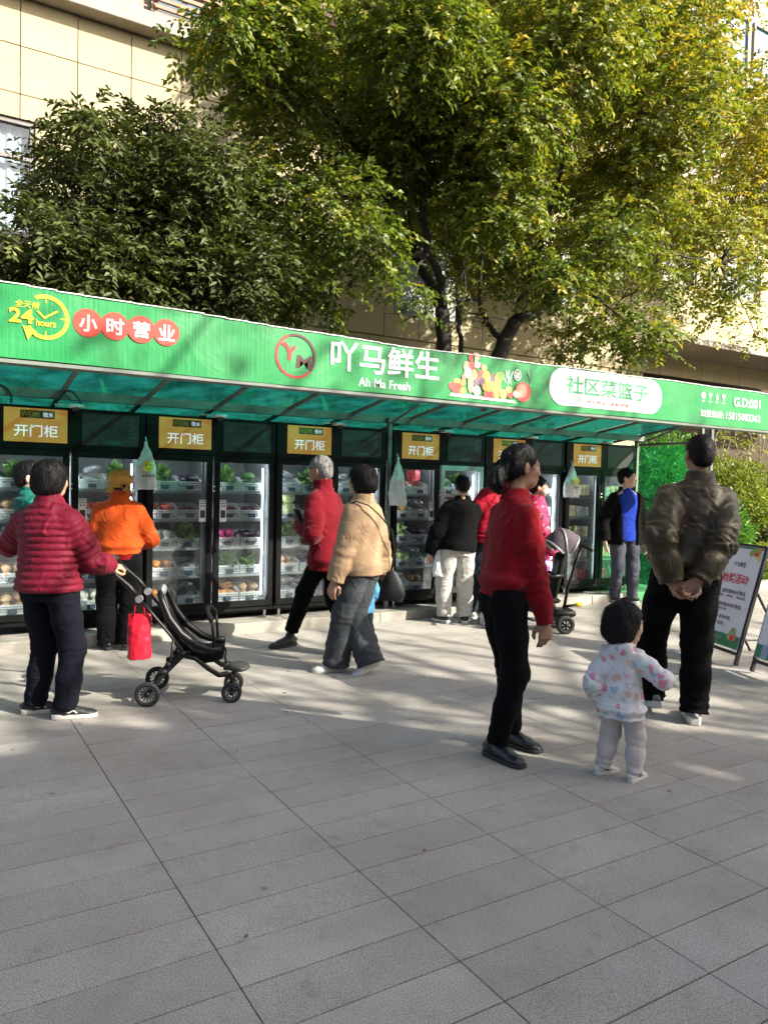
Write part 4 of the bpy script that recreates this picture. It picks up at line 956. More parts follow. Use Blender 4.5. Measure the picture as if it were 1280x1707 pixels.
def sd_chain(P, pts, rad, k=.015):
    """tapered chain; returns distance and arc length of the nearest point"""
    best = None; arc_ = None; s0 = 0
    for i in range(len(pts)-1):
        a = np.asarray(pts[i], np.float32); b = np.asarray(pts[i+1], np.float32); ba = b-a; L = math.sqrt(max(ba@ba, 1e-9))
        t = np.clip(((P-a)@ba)/L**2, 0, 1); d = np.linalg.norm(P-a-t[:, None]*ba, axis=1)-(rad[i]+(rad[i+1]-rad[i])*t)
        if best is None: best, arc_ = d, s0+t*L
        else: arc_ = np.where(d < best, s0+t*L, arc_); best = smin(best, d, k)
        s0 += L
    return best, arc_
def sd_ell(P, c, r_, M=None):
    q = P-np.asarray(c, np.float32)
    if M is not None: q = q@M
    k = np.linalg.norm(q/np.asarray(r_, np.float32), axis=1); return (k-1)*min(r_)
def sd_loft(P, C_, A, B, side, endr=.01, sub=3, k=.01):
    C_ = np.asarray(C_, np.float32); n = len(C_); u = np.linspace(0, n-1, (n-1)*sub+1); i = np.minimum(u.astype(int), n-2); t = (u-i)
    def cr(v):
        v = np.asarray(v, np.float32); v0 = v[np.maximum(i-1, 0)]; v1 = v[i]; v2 = v[i+1]; v3 = v[np.minimum(i+2, n-1)]
        tt = t if v.ndim == 1 else t[:, None]
        return .5*((2*v1)+(v2-v0)*tt+(2*v0-5*v1+4*v2-v3)*tt**2+(3*v1-v0-3*v2+v3)*tt**3)
    C2, A2, B2 = cr(C_), cr(A), cr(B); best = None; side = np.asarray(side, np.float32)
    for j in range(len(C2)-1):
        a, b = C2[j], C2[j+1]; ba = b-a; L = math.sqrt(ba@ba); ax = ba/L; s = side-ax*(side@ax); s /= np.linalg.norm(s); nn = np.cross(ax, s)
        raw = ((P-a)@ax)/L; tt = np.clip(raw, 0, 1); q = P-a-tt[:, None]*ba
        AA = A2[j]+(A2[j+1]-A2[j])*tt; BB = B2[j]+(B2[j+1]-B2[j])*tt
        d = (np.sqrt((q@s/AA)**2+(q@nn/BB)**2)-1)*np.minimum(AA, BB)
        over = np.maximum((raw-1)*L, -raw*L)
        e = endr if j in (0, len(C2)-2) else .004
        lim = np.where((raw < 0) & (j == 0) | (raw > 1) & (j == len(C2)-2), over-endr, over-.004)
        d = np.where(over > 0, np.maximum(d, lim), d)
        best = d if best is None else np.minimum(best, d)
    return best
def surfnet(fn, lo, hi, h):
    lo = np.asarray(lo, np.float32); hi = np.asarray(hi, np.float32); n = np.maximum(3, np.ceil((hi-lo)/h).astype(int)+1)
    ax = [lo[d]+np.arange(n[d], dtype=np.float32)*h for d in range(3)]
    # coarse pass first, then only the blocks near the surface at full resolution
    K = 5; nb = -(-n//K); cax = [lo[d]+(np.arange(nb[d], dtype=np.float32)*K+(K-1)/2)*h for d in range(3)]
    Gc = np.stack(np.meshgrid(*cax, indexing='ij'), -1).reshape(-1, 3); Vc = fn(Gc).astype(np.float32)
    near = np.abs(Vc) < h*K*.87*1.15+.012; pad = nb*K
    V = np.repeat(np.repeat(np.repeat(Vc.reshape(nb), K, 0), K, 1), K, 2)
    loc = np.stack(np.meshgrid(*[np.arange(K)]*3, indexing='ij'), -1).reshape(-1, 3)
    B0 = np.argwhere(near.reshape(nb))*K
    Ii = (B0[:, None, :]+loc[None]).reshape(-1, 3)
    V[Ii[:, 0], Ii[:, 1], Ii[:, 2]] = fn(lo+Ii.astype(np.float32)*np.float32(h)).astype(np.float32)
    V = V[:n[0], :n[1], :n[2]]; S = V < 0
    c = [S[i:n[0]-1+i, j:n[1]-1+j, k:n[2]-1+k] for i in (0, 1) for j in (0, 1) for k in (0, 1)]
    anyS = np.logical_or.reduce(c); allS = np.logical_and.reduce(c); act = anyS & ~allS; I = np.argwhere(act)
    if len(I) == 0: return np.zeros((0, 3)), np.zeros((0, 4), int)
    corner = np.array([(i, j, k) for i in (0, 1) for j in (0, 1) for k in (0, 1)])
    val = np.stack([V[I[:, 0]+o[0], I[:, 1]+o[1], I[:, 2]+o[2]] for o in corner], 1)
    acc = np.zeros((len(I), 3)); cnt = np.zeros(len(I))
    for a in range(8):
        for b in range(a+1, 8):
            if np.abs(corner[a]-corner[b]).sum() != 1: continue
            va, vb = val[:, a], val[:, b]; m = (va < 0) != (vb < 0); t = np.where(m, va/np.where(m, va-vb, 1), 0)
            acc += np.where(m[:, None], corner[a]+t[:, None]*(corner[b]-corner[a]), 0); cnt += m
    W = lo+(I+acc/cnt[:, None])*h
    idx = -np.ones(act.shape, int); idx[act] = np.arange(len(I)); F = []
    for d in range(3):
        e, f = [q for q in range(3) if q != d]
        sl0 = [slice(None)]*3; sl1 = [slice(None)]*3; sl0[d] = slice(0, -1); sl1[d] = slice(1, None)
        ch = S[tuple(sl0)] != S[tuple(sl1)]; E = np.argwhere(ch)
        ok = (E[:, e] > 0) & (E[:, f] > 0) & (E[:, e] < n[e]-1) & (E[:, f] < n[f]-1); E = E[ok]
        if not len(E): continue
        def g(de, df): q = E.copy(); q[:, e] += de; q[:, f] += df; return idx[q[:, 0], q[:, 1], q[:, 2]]
        Q = np.stack([g(-1, -1), g(0, -1), g(0, 0), g(-1, 0)], 1)
        s0 = S[E[:, 0], E[:, 1], E[:, 2]]; flip = s0 if d != 1 else ~s0
        Q = np.where(flip[:, None], Q, Q[:, ::-1]); F.append(Q)
    F = np.concatenate(F); F = F[(F >= 0).all(1)]
    return W, F
def join_sn(parts):
    V, F, n = [], [], 0
    for v, f in parts:
        if len(v): V.append(v); F.append(f+n); n += len(v)
    return np.concatenate(V), np.concatenate(F)
def rotz(a): c, s = math.cos(a), math.sin(a); return np.array([[c, -s, 0], [s, c, 0], [0, 0, 1]], np.float32)
def rotx(a): c, s = math.cos(a), math.sin(a); return np.array([[1, 0, 0], [0, c, -s], [0, s, c]], np.float32)
def roty(a): c, s = math.cos(a), math.sin(a); return np.array([[c, 0, s], [0, 1, 0], [-s, 0, c]], np.float32)
def ik(a, b, l1, l2, pole):
    a, b, pole = (np.asarray(q, float) for q in (a, b, pole)); d = b-a; L = np.linalg.norm(d)
    if L > (l1+l2)*.998: b = a+d*((l1+l2)*.998/L); d = b-a; L = np.linalg.norm(d)
    x = (l1*l1-l2*l2+L*L)/(2*L); h = math.sqrt(max(l1*l1-x*x, 0)); u = d/L; p = pole-u*(pole@u)
    p /= max(np.linalg.norm(p), 1e-6); return a+u*x+p*h, b
def head_sd(Q):
    d = sd_ell(Q, (0, -.010, .025), (.074, .096, .088)); d = smin(d, sd_ell(Q, (0, .032, -.028), (.060, .064, .080)), .03)
    d = smin(d, sd_ell(Q, (0, .052, -.078), (.040, .040, .032)), .03)
    d = smin(d, sd_rc(Q, (0, -.014, -.06), (0, -.030, -.19), .045, .047), .03)
    for s in (-1, 1):
        d = smin(d, sd_ell(Q, (s*.034, .068, -.025), (.026, .024, .026)), .02)
        e = -sd_ell(Q, (s*.031, .104, .002), (.019, .017, .011)); d = -smin(-d, -e, .01) if False else np.maximum(d, smin(e, e+.01, .01)+0*.0)
        d = smin(d, sd_ell(Q, (s*.031, .083, .001), (.014, .012, .012)), .006)
        d = smin(d, sd_ell(Q, (s*.075, -.004, -.012), (.010, .020, .031), rotz(s*.35)), .008)
        d = smin(d, sd_rc(Q, (s*.016, .092, .021), (s*.048, .078, .020), .008, .006), .012)
    d = smin(d, sd_rc(Q, (0, .092, .008), (0, .109, -.026), .0075, .0105), .012)
    d = smin(d, sd_ell(Q, (0, .108, -.031), (.017, .010, .008)), .008)
    d = smin(d, sd_ell(Q, (0, .094, -.055), (.022, .010, .0065)), .005); d = smin(d, sd_ell(Q, (0, .092, -.066), (.019, .010, .007)), .005)
    return d
def hair_sd(Q, style, o):
    w = o.get('hw', 1.0)
    ang = np.arctan2(Q[:, 0], -(Q[:, 1]+.01)); groove = .0022*np.sin(ang*46+3*vnoise(Q, 22))+.003*vnoise(Q, (70, 70, 9), 4)+.005*vnoise(Q, 24, 9)
    if style in ('short', 'crop'):
        th = .008 if style == 'short' else .004
        d = sd_ell(Q, (0, -.012, .030), (.074+th, .099+th, .088+th*1.6)); d = smin(d, sd_ell(Q, (0, -.055, -.03), (.060, .045, .05)), .03)
        face = .80*Q[:, 1]-.60*Q[:, 2]-.026; d = np.maximum(d, face); d = np.maximum(d, -.085-Q[:, 2])
        side = .6*Q[:, 1]-.8*Q[:, 2]-.030; d = np.maximum(d, np.where(np.abs(Q[:, 0]) > .045, side, d))
        groove = (.004*vnoise(Q, (60, 60, 30), 4)+.004*vnoise(Q, 26, 9))*(1.0 if style == 'short' else .35)
    elif style == 'bob':
        d = sd_ell(Q, (0, -.014, .028), (.092*w, .112*w, .100)); d = smin(d, sd_ell(Q, (0, -.035, -.045), (.094*w, .085*w, .078)), .04)
        if o.get('long'): d = smin(d, sd_ell(Q, (0, -.04, -.085), (.090, .07, .06)), .04)
        face = Q[:, 1]-.050; face = np.maximum(face, Q[:, 2]*-1-.2); cut = np.where((Q[:, 2] < .045) & (np.abs(Q[:, 0]) < .075), Q[:, 1]-.062, np.where(Q[:, 2] < .03, Q[:, 1]-.052, -1))
        d = np.maximum(d, cut); d = np.maximum(d, -o.get('hem', .115)-Q[:, 2]+.012*np.sin(ang*9))
    elif style == 'tied':
        d = sd_ell(Q, (0, -.014, .030), (.081, .106, .098)); d = smin(d, sd_ell(Q, (0, -.06, -.02), (.066, .05, .055)), .03)
        face = .86*Q[:, 1]-.50*Q[:, 2]-.034; d = np.maximum(d, face); d = np.maximum(d, -.095-Q[:, 2])
        side = .75*Q[:, 1]-.66*Q[:, 2]-.022; d = np.maximum(d, np.where(np.abs(Q[:, 0]) > .05, side, d))
        tl = o.get('tail', [(0, -.105, .0), (0, -.14, -.03), (0, -.135, -.09)]); tr = o.get('tail_r', [.022, .038, .028])
        d = smin(d, sd_chain(Q, tl, tr)[0], .02)
    return d-groove
def hand_mesh(side, curl, size, d, n, wrist, spread=0.0, tcurl=.5, h=.0042):
    """five fingered hand: d fingers' direction, n palm normal, at the wrist"""
    k = size/.18
    fx = [-.031, -.0105, .0105, .031]; ln = [.056, .073, .080, .071]; fr_ = [.0075, .0085, .0088, .0088]
    def fn(P):
        D = sd_loft(P, [(0, -.02, 0), (0, .02, 0), (0, .06, 0), (0, .088, 0)], [.026, .034, .041, .038], [.020, .018, .0145, .012], (1, 0, 0), .006, 2)
        for i in range(4):
            c = curl[i] if hasattr(curl, '__len__') else curl
            p = np.array([fx[i]*side, .082-.006*abs(i-1.6), 0.0]); pts = [p]; a = c*.6; sp = spread*(i-1.5)*side
            for q, fr in ((0, .46), (1, .30), (2, .24)):
                v = np.array([math.sin(sp)*math.cos(a), math.cos(a)*math.cos(sp), -math.sin(a)]); p = p+v*ln[i]*fr; pts.append(p); a += c*(1.0 if q == 0 else .8)
            D = smin(D, sd_chain(P, pts, [fr_[i]*1.1, fr_[i]*1.02, fr_[i]*.95, fr_[i]*.8], .004)[0], .006)
        t0 = np.array([.026*side, .016, -.004]); t1 = np.array([.052*side, .042, -.014-.01*tcurl]); t2 = np.array([(.062-.018*tcurl)*side, .072, -.020-.022*tcurl]); t3 = np.array([(.062-.034*tcurl)*side, .092, -.022-.03*tcurl])
        return smin(D, sd_chain(P, [t0, t1, t2, t3], [.015, .0115, .0098, .008], .006)[0], .010)
    V, F = surfnet(fn, (-.085, -.04, -.10), (.085, .19, .06), h)
    d = np.asarray(d, float)/np.linalg.norm(d); n = np.asarray(n, float); n = n-d*(n@d); n /= np.linalg.norm(n)
    X = np.cross(d, -n)          # canonical: y = fingers, -z = palm normal
    M = np.stack([X, d, -n], 1)
    return (V*k)@M.T+np.asarray(wrist), F
M_SKIN = mat('skin', (0.40, 0.235, 0.155), 0.5, var=.10, scale=14, bump=.08, bscale=120)
M_SKINP = mat('skin_pale', (0.56, 0.36, 0.26), 0.5, var=.08, scale=14)
M_SKIND = mat('skin_tan', (0.30, 0.165, 0.105), 0.5, var=.12, scale=14, bump=.08, bscale=120)
M_HAIRB = mat('black_hair', (0.0055, 0.005, 0.005), 0.5, var=.4, scale=40, bump=.4, bscale=160, spec=.16)
M_HAIRG = mat('grey_hair', (0.20, 0.195, 0.19), 0.55, var=.5, scale=60, bump=.4, bscale=200)
M_EYE = mat('eye_dark', (0.012, 0.008, 0.006), 0.2)
M_LIP = mat('lip', (0.36, 0.13, 0.10), 0.5)
def cloth(name, col, rough=.88, weave=500.0, sheen=.25, var=.10, bs=.25, spec=.25, wr=.9):
    m = mat(name, col, rough, var=var, scale=7, bump=bs, bscale=weave, sheen=sheen*.3, spec=spec*.55)
    t = m.node_tree; b = t.nodes['Principled BSDF']
    bp = b.inputs['Normal'].links[0].from_node; tc = N(t, 'ShaderNodeTexCoord')
    nz = N(t, 'ShaderNodeTexNoise', i_Scale=9.0, i_Detail=3.0, i_Distortion=1.6); nz.noise_type = 'RIDGED_MULTIFRACTAL' if hasattr(nz, 'noise_type') else nz.noise_type
    t.links.new(tc.outputs['Object'], nz.inputs['Vector'])
    b2 = N(t, 'ShaderNodeBump', i_Strength=wr, i_Distance=.018); t.links.new(nz.outputs['Fac'], b2.inputs['Height']); t.links.new(bp.outputs[0], b2.inputs['Normal'])
    t.links.new(b2.outputs[0], b.inputs['Normal']); return m
def shoe(parent, ank, yaw, pitch, size, mu, ms, laces=None, accent=None, sole_h=.026):
    """ank: ankle position in person space; yaw about z, pitch heel up (rad)"""
    k = size/.26
    prof = dict(C_=[(0, -.072, .040), (0, -.055, .048), (0, 0, .052), (0, .06, .044), (0, .12, .034), (0, .165, .028), (0, .186, .024)], A=[.020, .032, .037, .043, .046, .040, .024], B=[.030, .040, .045, .036, .026, .020, .013])
    def up_(P):
        d = sd_loft(P, prof['C_'], prof['A'], prof['B'], (1, 0, 0), .008, 2)
        d = smin(d, sd_rc(P, (0, -.012, .05), (0, -.018, .095), .040, .041), .015)
        d = d-.0018*vnoise(P, (60, 30, 60))
        return np.maximum(d, .010-P[:, 2])
    def so_(P):
        d = sd_loft(P, [(0, -.078, .014), (0, -.055, .014), (0, 0, .014), (0, .06, .014), (0, .12, .014), (0, .17, .016), (0, .192, .018)], [.026, .037, .039, .044, .049, .043, .026], [.5]*7, (1, 0, 0), .006, 2)
        return np.maximum(np.maximum(d, P[:, 2]-sole_h-.006*(P[:, 1] < -.02)), -P[:, 2])
    M = rotz(yaw); off = np.array([0, 0, 0.])
    pv = np.array([0, .11, 0.])      # ball of the foot
    def tf(V):
        V = V*k; 
        if pitch: V = (V-pv*k)@rotx(-pitch).T+pv*k
        return V@M.T+np.array([ank[0], ank[1], 0])
    V, F = surfnet(up_, (-.06, -.10, 0), (.06, .21, .15), .0055)
    s = link('shoe', np_mesh('shoe', tf(V), F, True, mu), None, parent)
    V, F = surfnet(so_, (-.06, -.10, -.008), (.06, .21, .05), .0055)
    link('sole', np_mesh('sole', tf(V), F, True, ms), None, s)
    if laces is not None:
        mb = MB()
        for q in range(4):
            y = .035+q*.019; z = .083-q*.0105
            mb.tube([tuple(tf(np.array([[x, y, z-abs(x)*.35]]))[0]) for x in (-.024, -.012, 0, .012, .024)], .003*k, 6)
        mb.build('lace', laces, s, True)
    if accent is not None:
        for sx in (-1, 1):
            mb = MB(); pp = [tuple(tf(np.array([[sx*(.0435), y, z]]))[0]) for y, z in ((.0, .055), (.02, .045), (.045, .06), (.07, .04))]
            mb.tube(pp, .0045*k, 6).build('side_stripe', accent, s, True)
    return s
def person(label, pos, heading, H, o, z0=0.0):
    """heading: degrees clockwise from the camera's ground direction. Local frame: x right, y front, z up."""
    th = -(R(heading)+YAW)
    root = empty('person', (pos[0], pos[1], z0), th); tag(root, label, 'person', o.get('group'))
    s = H/1.6; w = o.get('build', 1.0)*s; Rw = rotz(-th)
    def w2l(p): return Rw@np.array([p[0]-pos[0], p[1]-pos[1], (p[2] if len(p) > 2 else 0)-z0], float)
    legk = o.get('legk', 1.0)
    hipz = .505*H*legk+o.get('crouch', 0)
    pel = np.array([o.get('pel', (0, 0))[0], o.get('pel', (0, 0))[1], hipz])
    lean = np.array([o.get('lean', (0, 0))[0], o.get('lean', (0, 0))[1], 0.])
    shz = o.get('shz', .815)*H+o.get('crouch', 0); neckz = shz+.03*H
    tr_ = rotz(-R(o.get('twist', 0)))
    hk = o.get('hh', .134*H)/.22
    def spine(z): t = (z-hipz)/(shz-hipz); return pel+lean*max(t, 0)**1.0+np.array([0, 0, z-hipz])
    side = tr_@np.array([1, 0, 0.])
    sw = o.get('sw', .150)*w; sh = {}
    for q in (-1, 1): sh[q] = spine(shz-.042*H)+side*sw*q
    arms = {}
    for q, nm in ((-1, 'handL'), (1, 'handR')):
        tgt = o.get(nm, (q*.25*s, .05*s, .47*H)); tgt = w2l(tgt[1]) if tgt[0] == 'w' else np.array(tgt, float)
        pole = o.get('pole'+nm[-1], (q*.35, -1, -.1)); e, hnd = ik(sh[q], tgt, .180*H, .155*H, pole); arms[q] = (sh[q], e, hnd)
    legs = {}
    for q, nm in ((-1, 'footL'), (1, 'footR')):
        f = o[nm]; fp = w2l(f[0]) if len(f[0]) == 2 else np.array(f[0], float); yaw = -R(f[1]); pit = R(f[2]) if len(f) > 2 else 0.
        foot = o.get('foot', .155*H); k = foot/.26; az = .075*k
        ank = np.array([fp[0], fp[1], az])
        if pit:      # heel lifts about the ball of the foot
            b = rotz(yaw)@np.array([0, .11*k, 0]); v = np.array([0, -.11*k, az]); v = rotz(yaw)@(rotx(-pit)@v); ank = np.array([fp[0], fp[1], 0])+b+v
        hip = pel+np.array([q*.088*w, 0, 0]); kn, an = ik(hip, ank, o.get('seg', .2335)*H*legk, o.get('seg', .2335)*H*legk, o.get('kpole'+nm[-1], (math.sin(-yaw)*.6+q*.1, 1, 0)))
        if len(fp) > 2 and fp[2] > .01: an = an
        legs[q] = (hip, kn, an, fp, yaw, pit, foot)
    # ---- body, hidden under the clothes, then head and hands
    B_ = w*.90
    def body(P):
        d = sd_loft(P, [spine(z) for z in (hipz-.02*H, .60*H, .72*H, shz, neckz)], np.array([.150, .13, .15, .155, .05])*B_, np.array([.10, .09, .10, .08, .05])*B_, side, .03, 2)
        for q in (-1, 1):
            a = arms[q]; d = smin(d, sd_chain(P, a, [.048*s, .038*s, .027*s])[0], .03)
            l = legs[q]; d = smin(d, sd_chain(P, l[:3], [.072*w, .050*s, .034*s])[0], .03)
        return d
    pts = np.array([pel, spine(neckz)]+[p for q in (-1, 1) for p in arms[q]]+[p for q in (-1, 1) for p in legs[q][:3]])
    parts = [surfnet(body, pts.min(0)-.2*s, pts.max(0)+.2*s, .018*max(s, .6))]
    hy, hp, hr = (R(v) for v in (list(o.get('head', (0, 0)))+[0])[:3])
    HM = rotz(-hy)@roty(hr)@rotx(-hp)
    hc = spine(neckz)+np.array([0, .015*s, H*o.get('topk', 1.0)+o.get('crouch', 0)-neckz-.113*hk]) if 'hc' not in o else w2l(o['hc'])
    hh_ = .0052 if hk > .8 else .0045
    V, F = surfnet(head_sd, (-.10, -.125, -.20), (.10, .135, .125), hh_); parts.append((V*hk@HM.T+hc, F))
    for q, nm in ((-1, 'L'), (1, 'R')):
        sh_, e, hnd = arms[q]; fd = hnd-e; hd = o.get('hdir'+nm); hn = o.get('hnor'+nm, (-q, .1, 0))
        d_ = np.array(hd, float) if hd is not None else fd
        parts.append(hand_mesh(q*(1 if o.get('flip'+nm) is None else -1), o.get('curl'+nm, .45), .108*H*o.get('handk', 1), d_, hn, hnd, h=.0045))
    V, F = join_sn(parts)
    link('body', np_mesh('body', V, F, True, o.get('skin', M_SKIN)), None, root)
    if o.get('face'):
        for q in (-1, 1):
            mb = MB(); mb.ball(tuple(HM@(np.array([q*.031, .0925, .001])*hk)+hc), (.0095*hk, .0055*hk, .0052*hk), 10, 6).build('eye', M_EYE, root, True)
            mb = MB(); mb.tube([tuple(HM@(np.array([q*x, y, z])*hk)+hc) for x, y, z in ((.016, .101, .0255), (.032, .098, .029), (.048, .088, .025))], [.003*hk, .0042*hk, .002*hk], 6).build('eyebrow', M_HAIRB, root, True)
        mb = MB(); mb.tube([tuple(HM@(np.array([x, y, -.060])*hk)+hc) for x, y in ((-.021, .093), (-.01, .1025), (0, .1045), (.01, .1025), (.021, .093))], [.002*hk, .005*hk, .0055*hk, .005*hk, .002*hk], 6).build('lips', M_LIP, root, True)
    if o.get('hair'):
        hb = {'lo': (-.13, -.26, -.26), 'hi': (.13, .13, .16)}
        V, F = surfnet(lambda P: hair_sd(P, o['hair'], o.get('hairo', {})), hb['lo'], hb['hi'], .0052)
        # loose strands over the shape
        g = np.random.default_rng(int(H*1000)); ns = 900; ii = g.integers(0, len(V), ns); p0 = V[ii]
        nn_ = p0-np.array([0, -.015, .0]); nn_ /= np.linalg.norm(nn_, axis=1, keepdims=True)
        fl = np.stack([g.normal(0, .18, ns), -.25+g.normal(0, .2, ns), -np.ones(ns)], 1); fl -= nn_*(fl*nn_).sum(1, keepdims=True); fl /= np.linalg.norm(fl, axis=1, keepdims=True)
        Ls_ = (g.uniform(.02, .05, ns)*(1.0 if o['hair'] in ('bob', 'tied') else .35))[:, None]; sd_ = np.cross(fl, nn_)*.0011
        q1 = p0+fl*Ls_*.5+nn_*.003; q2 = p0+fl*Ls_+nn_*(g.uniform(-.002, .009, ns)*(1 if o['hair'] != 'crop' else .3))[:, None]
        SV = np.stack([p0-sd_, p0+sd_, q1-sd_, q1+sd_, q2-sd_*.3, q2+sd_*.3], 1).reshape(-1, 3); bb = (np.arange(ns)*6)[:, None]
        SF = np.concatenate([bb+np.array([0, 1, 3, 2]), bb+np.array([2, 3, 5, 4])], 1).reshape(-1, 4)
        V, F = join_sn([(V, F), (SV, SF)])
        V = V*hk@HM.T+hc
        link('hair', np_mesh('hair', V, F, True, o.get('hairm', M_HAIRB)), None, root)
    # ---- trousers
    t = o['trousers']; tk = t.get('r', (.098, .068, .056)); tw = t.get('w', 1.0)*s
    hem = t.get('hem', .055)*H
    def legsd(P, q):
        hip, kn, an, fp, yaw, pit, foot = legs[q]
        ax = (an-kn)/np.linalg.norm(an-kn); end = an+ax*(an[2]-hem)*.0+ax*t.get('drop', .0)*s
        d, a = sd_chain(P, [hip, hip*.5+kn*.5, kn, kn*.5+end*.5, end], [tk[0]*tw, (tk[0]*.46+tk[1]*.54)*tw, tk[1]*tw, (tk[1]*.45+tk[2]*.55)*tw, tk[2]*tw], .03)
        L = .49*H*legk; u = L-a
        bunch = t.get('bunch', .006)*.75*s*np.sin(u*2*math.pi/(.055*s)+5.5*vnoise(P, (11, 11, 6), q*3.))*np.exp(-u/(.09*s))
        kneef = t.get('knee', .003)*s*np.sin((a-.245*H)*2*math.pi/(.07*s)+6*vnoise(P, 9, q))*np.exp(-((a-.245*H)/(.09*s))**2)
        d = d-bunch-kneef-t.get('fold', .006)*s*(.7*vnoise(P, np.array((9, 9, 4))/s, q*5.+2)+.7*creases(P, np.array((6, 6, 7.))/s, q*5.+9))-.003*s*vnoise(P, np.array((22, 22, 9))/s, 7.)
        return np.maximum(d, ((P-end)@ax)-.004)
    def tsd(P):
        d = sd_loft(P, [spine(hipz-.035*H), spine(hipz+.02*H), spine(hipz+.08*H), spine(hipz+.125*H)], np.array([.165, .178, .165, .150])*w*t.get('hipk', 1), np.array([.112, .126, .110, .10])*w*t.get('hipk', 1), (1, 0, 0), .01, 2)
        return smin(d, np.minimum(legsd(P, -1), legsd(P, 1)), .035*s)
    pts = np.array([pel+np.array([0, 0, .13*H])]+[p for q in (-1, 1) for p in legs[q][:3]])
    V, F = surfnet(tsd, pts.min(0)-np.array([.22, .22, .06])*w, pts.max(0)+np.array([.22, .22, .03])*w, t.get('h', .009)*max(s, .62))
    link('trousers', np_mesh('trousers', V, F, True, t['m']), None, root)
    # ---- shoes
    sp = o['shoes']
    for q in (-1, 1):
        hip, kn, an, fp, yaw, pit, foot = legs[q]
        shoe(root, (fp[0], fp[1]), yaw, pit, foot, sp['m'], sp['sole'], sp.get('laces'), sp.get('accent'), sp.get('sole_h', .026))
    # ---- top
    def top(j, name):
        thk = j.get('th', .012)*s; hemz = j['hem']*H+o.get('crouch', 0) if j['hem'] < 1.2 else j['hem']
        wk = j.get('w', 1.0)
        zs_ = [hemz, hemz+.03*H, max(hemz+.05*H, .585*H), .66*H, .73*H, shz-.012*H, neckz-.006*H, neckz+.012*H]
        zs_ = [zs_[0]]+[max(z, hemz+.012*H*i) for i, z in enumerate(zs_) if i]
        prA = np.array([j.get('hemw', .190), j.get('hemw', .190)+.002, .178, .172, .176, .146, .082, .062])*w*wk; prB = np.array([j.get('hemd', .142), j.get('hemd', .142)+.002, .128, .122, .124, .100, .075, .062])*w*wk*j.get('deep', 1.0)
        Cc = [spine(z) for z in zs_]; belly = j.get('belly', 0)
        Cc = [c+np.array([0, j.get('yo', .0)*s+(belly if i < 4 else belly*.4), 0]) for i, c in enumerate(Cc)]
        sr = j.get('sleeve', (.058, .053, .043)); lam = j.get('quilt', 0)
        def fn(P, trunk=False):
            d = sd_loft(P, Cc, prA+thk, prB+thk, side, .012*s, 2)
            f1 = vnoise(P, np.array((7, 7, 4.))/s, 11.); f2 = vnoise(P, np.array((17, 17, 10.))/s, 3.)
            fold = j.get('fold', .006)*s
            cz = creases(P, np.array((5.5, 5.5, 8.))/s, 21.); d = d-fold*(f1*.7+.4*f2+.75*cz)
            if lam:
                ph = (P[:, 2]+.012*s*f1)*math.pi/(lam*s); d = d-j.get('puff', .010)*s*(np.abs(np.sin(ph))**.7-.6)
            hemb = np.exp(-((P[:, 2]-hemz-.02*s)/(.02*s))**2)
            d = d+j.get('rib', 0)*s*hemb - j.get('blouse', 0)*s*np.exp(-((P[:, 2]-hemz-.075*s)/(.035*s))**2)
            if trunk: return d
            for q in (-1, 1):
                a, e, hnd = arms[q]; ah = hnd+(e-hnd)*j.get('cuff', .02)
                da, arc_ = sd_chain(P, [a, a*.5+e*.5, e, e*.45+ah*.55, ah], [(sr[0])*s+thk, (sr[0]*.5+sr[1]*.5+.003)*s+thk, sr[1]*s+thk, (sr[1]*.45+sr[2]*.55)*s+thk, sr[2]*s+thk], .025*s)
                axh = (ah-e)/np.linalg.norm(ah-e); Lu = .180*H
                elb = .0045*s*np.sin((arc_-Lu)*2*math.pi/(.06*s)+5*f1+3*f2)*np.exp(-((arc_-Lu)/(.085*s))**2)
                da = da-fold*1.1*(f1*.5+.4*f2+.8*cz)-elb*j.get('elb', 1)
                if lam: da = da-j.get('puff', .010)*s*(np.abs(np.sin(arc_*math.pi/(lam*s)))**.7-.6)
                if j.get('cuffb'): da = da+j['cuffb']*s*np.exp(-((((P-ah)@axh)+.02*s)/(.022*s))**2)
                da = np.maximum(da, ((P-ah)@axh)-.004*s)
                d = smin(d, da, .028*s)
            if j.get('collar'):
                nb = spine(neckz); cr, chh = j['collar']
                dc = sd_loft(P, [nb+np.array([0, -.012*s, -.035*s]), nb+np.array([0, -.006*s, chh*s])], np.array([.082, cr])*s, np.array([.085, cr+.004])*s, (1, 0, 0), .006*s, 1)
                dc = np.maximum(dc, -(sd_loft(P, [nb+np.array([0, -.012*s, -.01*s]), nb+np.array([0, -.004*s, (chh+.06)*s])], np.array([cr-.013, cr-.008])*s, np.array([cr-.010, cr-.006])*s, (1, 0, 0), .006*s, 1)))
                d = smin(d, dc, .012*s)
            if j.get('hood'):
                nb = spine(neckz)
                d = smin(d, sd_ell(P, nb+np.array([0, -.085*s, -.02*s]), (.11*s, .055*s, .075*s))-.004*s*f2, .02*s)
            if j.get('open'):
                u = (P-pel)@side; op = np.maximum(np.abs(u)-j['open']*s*(1+.6*np.clip((P[:, 2]-1.0*s)/(.4*s), 0, 1)), -(P[:, 1]-.02*s)); d = np.maximum(d, -op)
            return d
        pts = np.array(Cc+[p for q in (-1, 1) for p in arms[q]])
        m_ = .20*w+thk; lo_ = pts.min(0)-np.array([m_, m_, .10*s]); hi_ = pts.max(0)+np.array([m_, m_, .08*s]); lo_[2] = max(lo_[2], min(hemz, min(arms[q][2][2] for q in (-1, 1)))-.05*s)
        V, F = surfnet(fn, lo_, hi_, j.get('h', .0085)*max(s, .62))
        tp_ = link(name, np_mesh(name, V, F, True, j['m']), None, root)
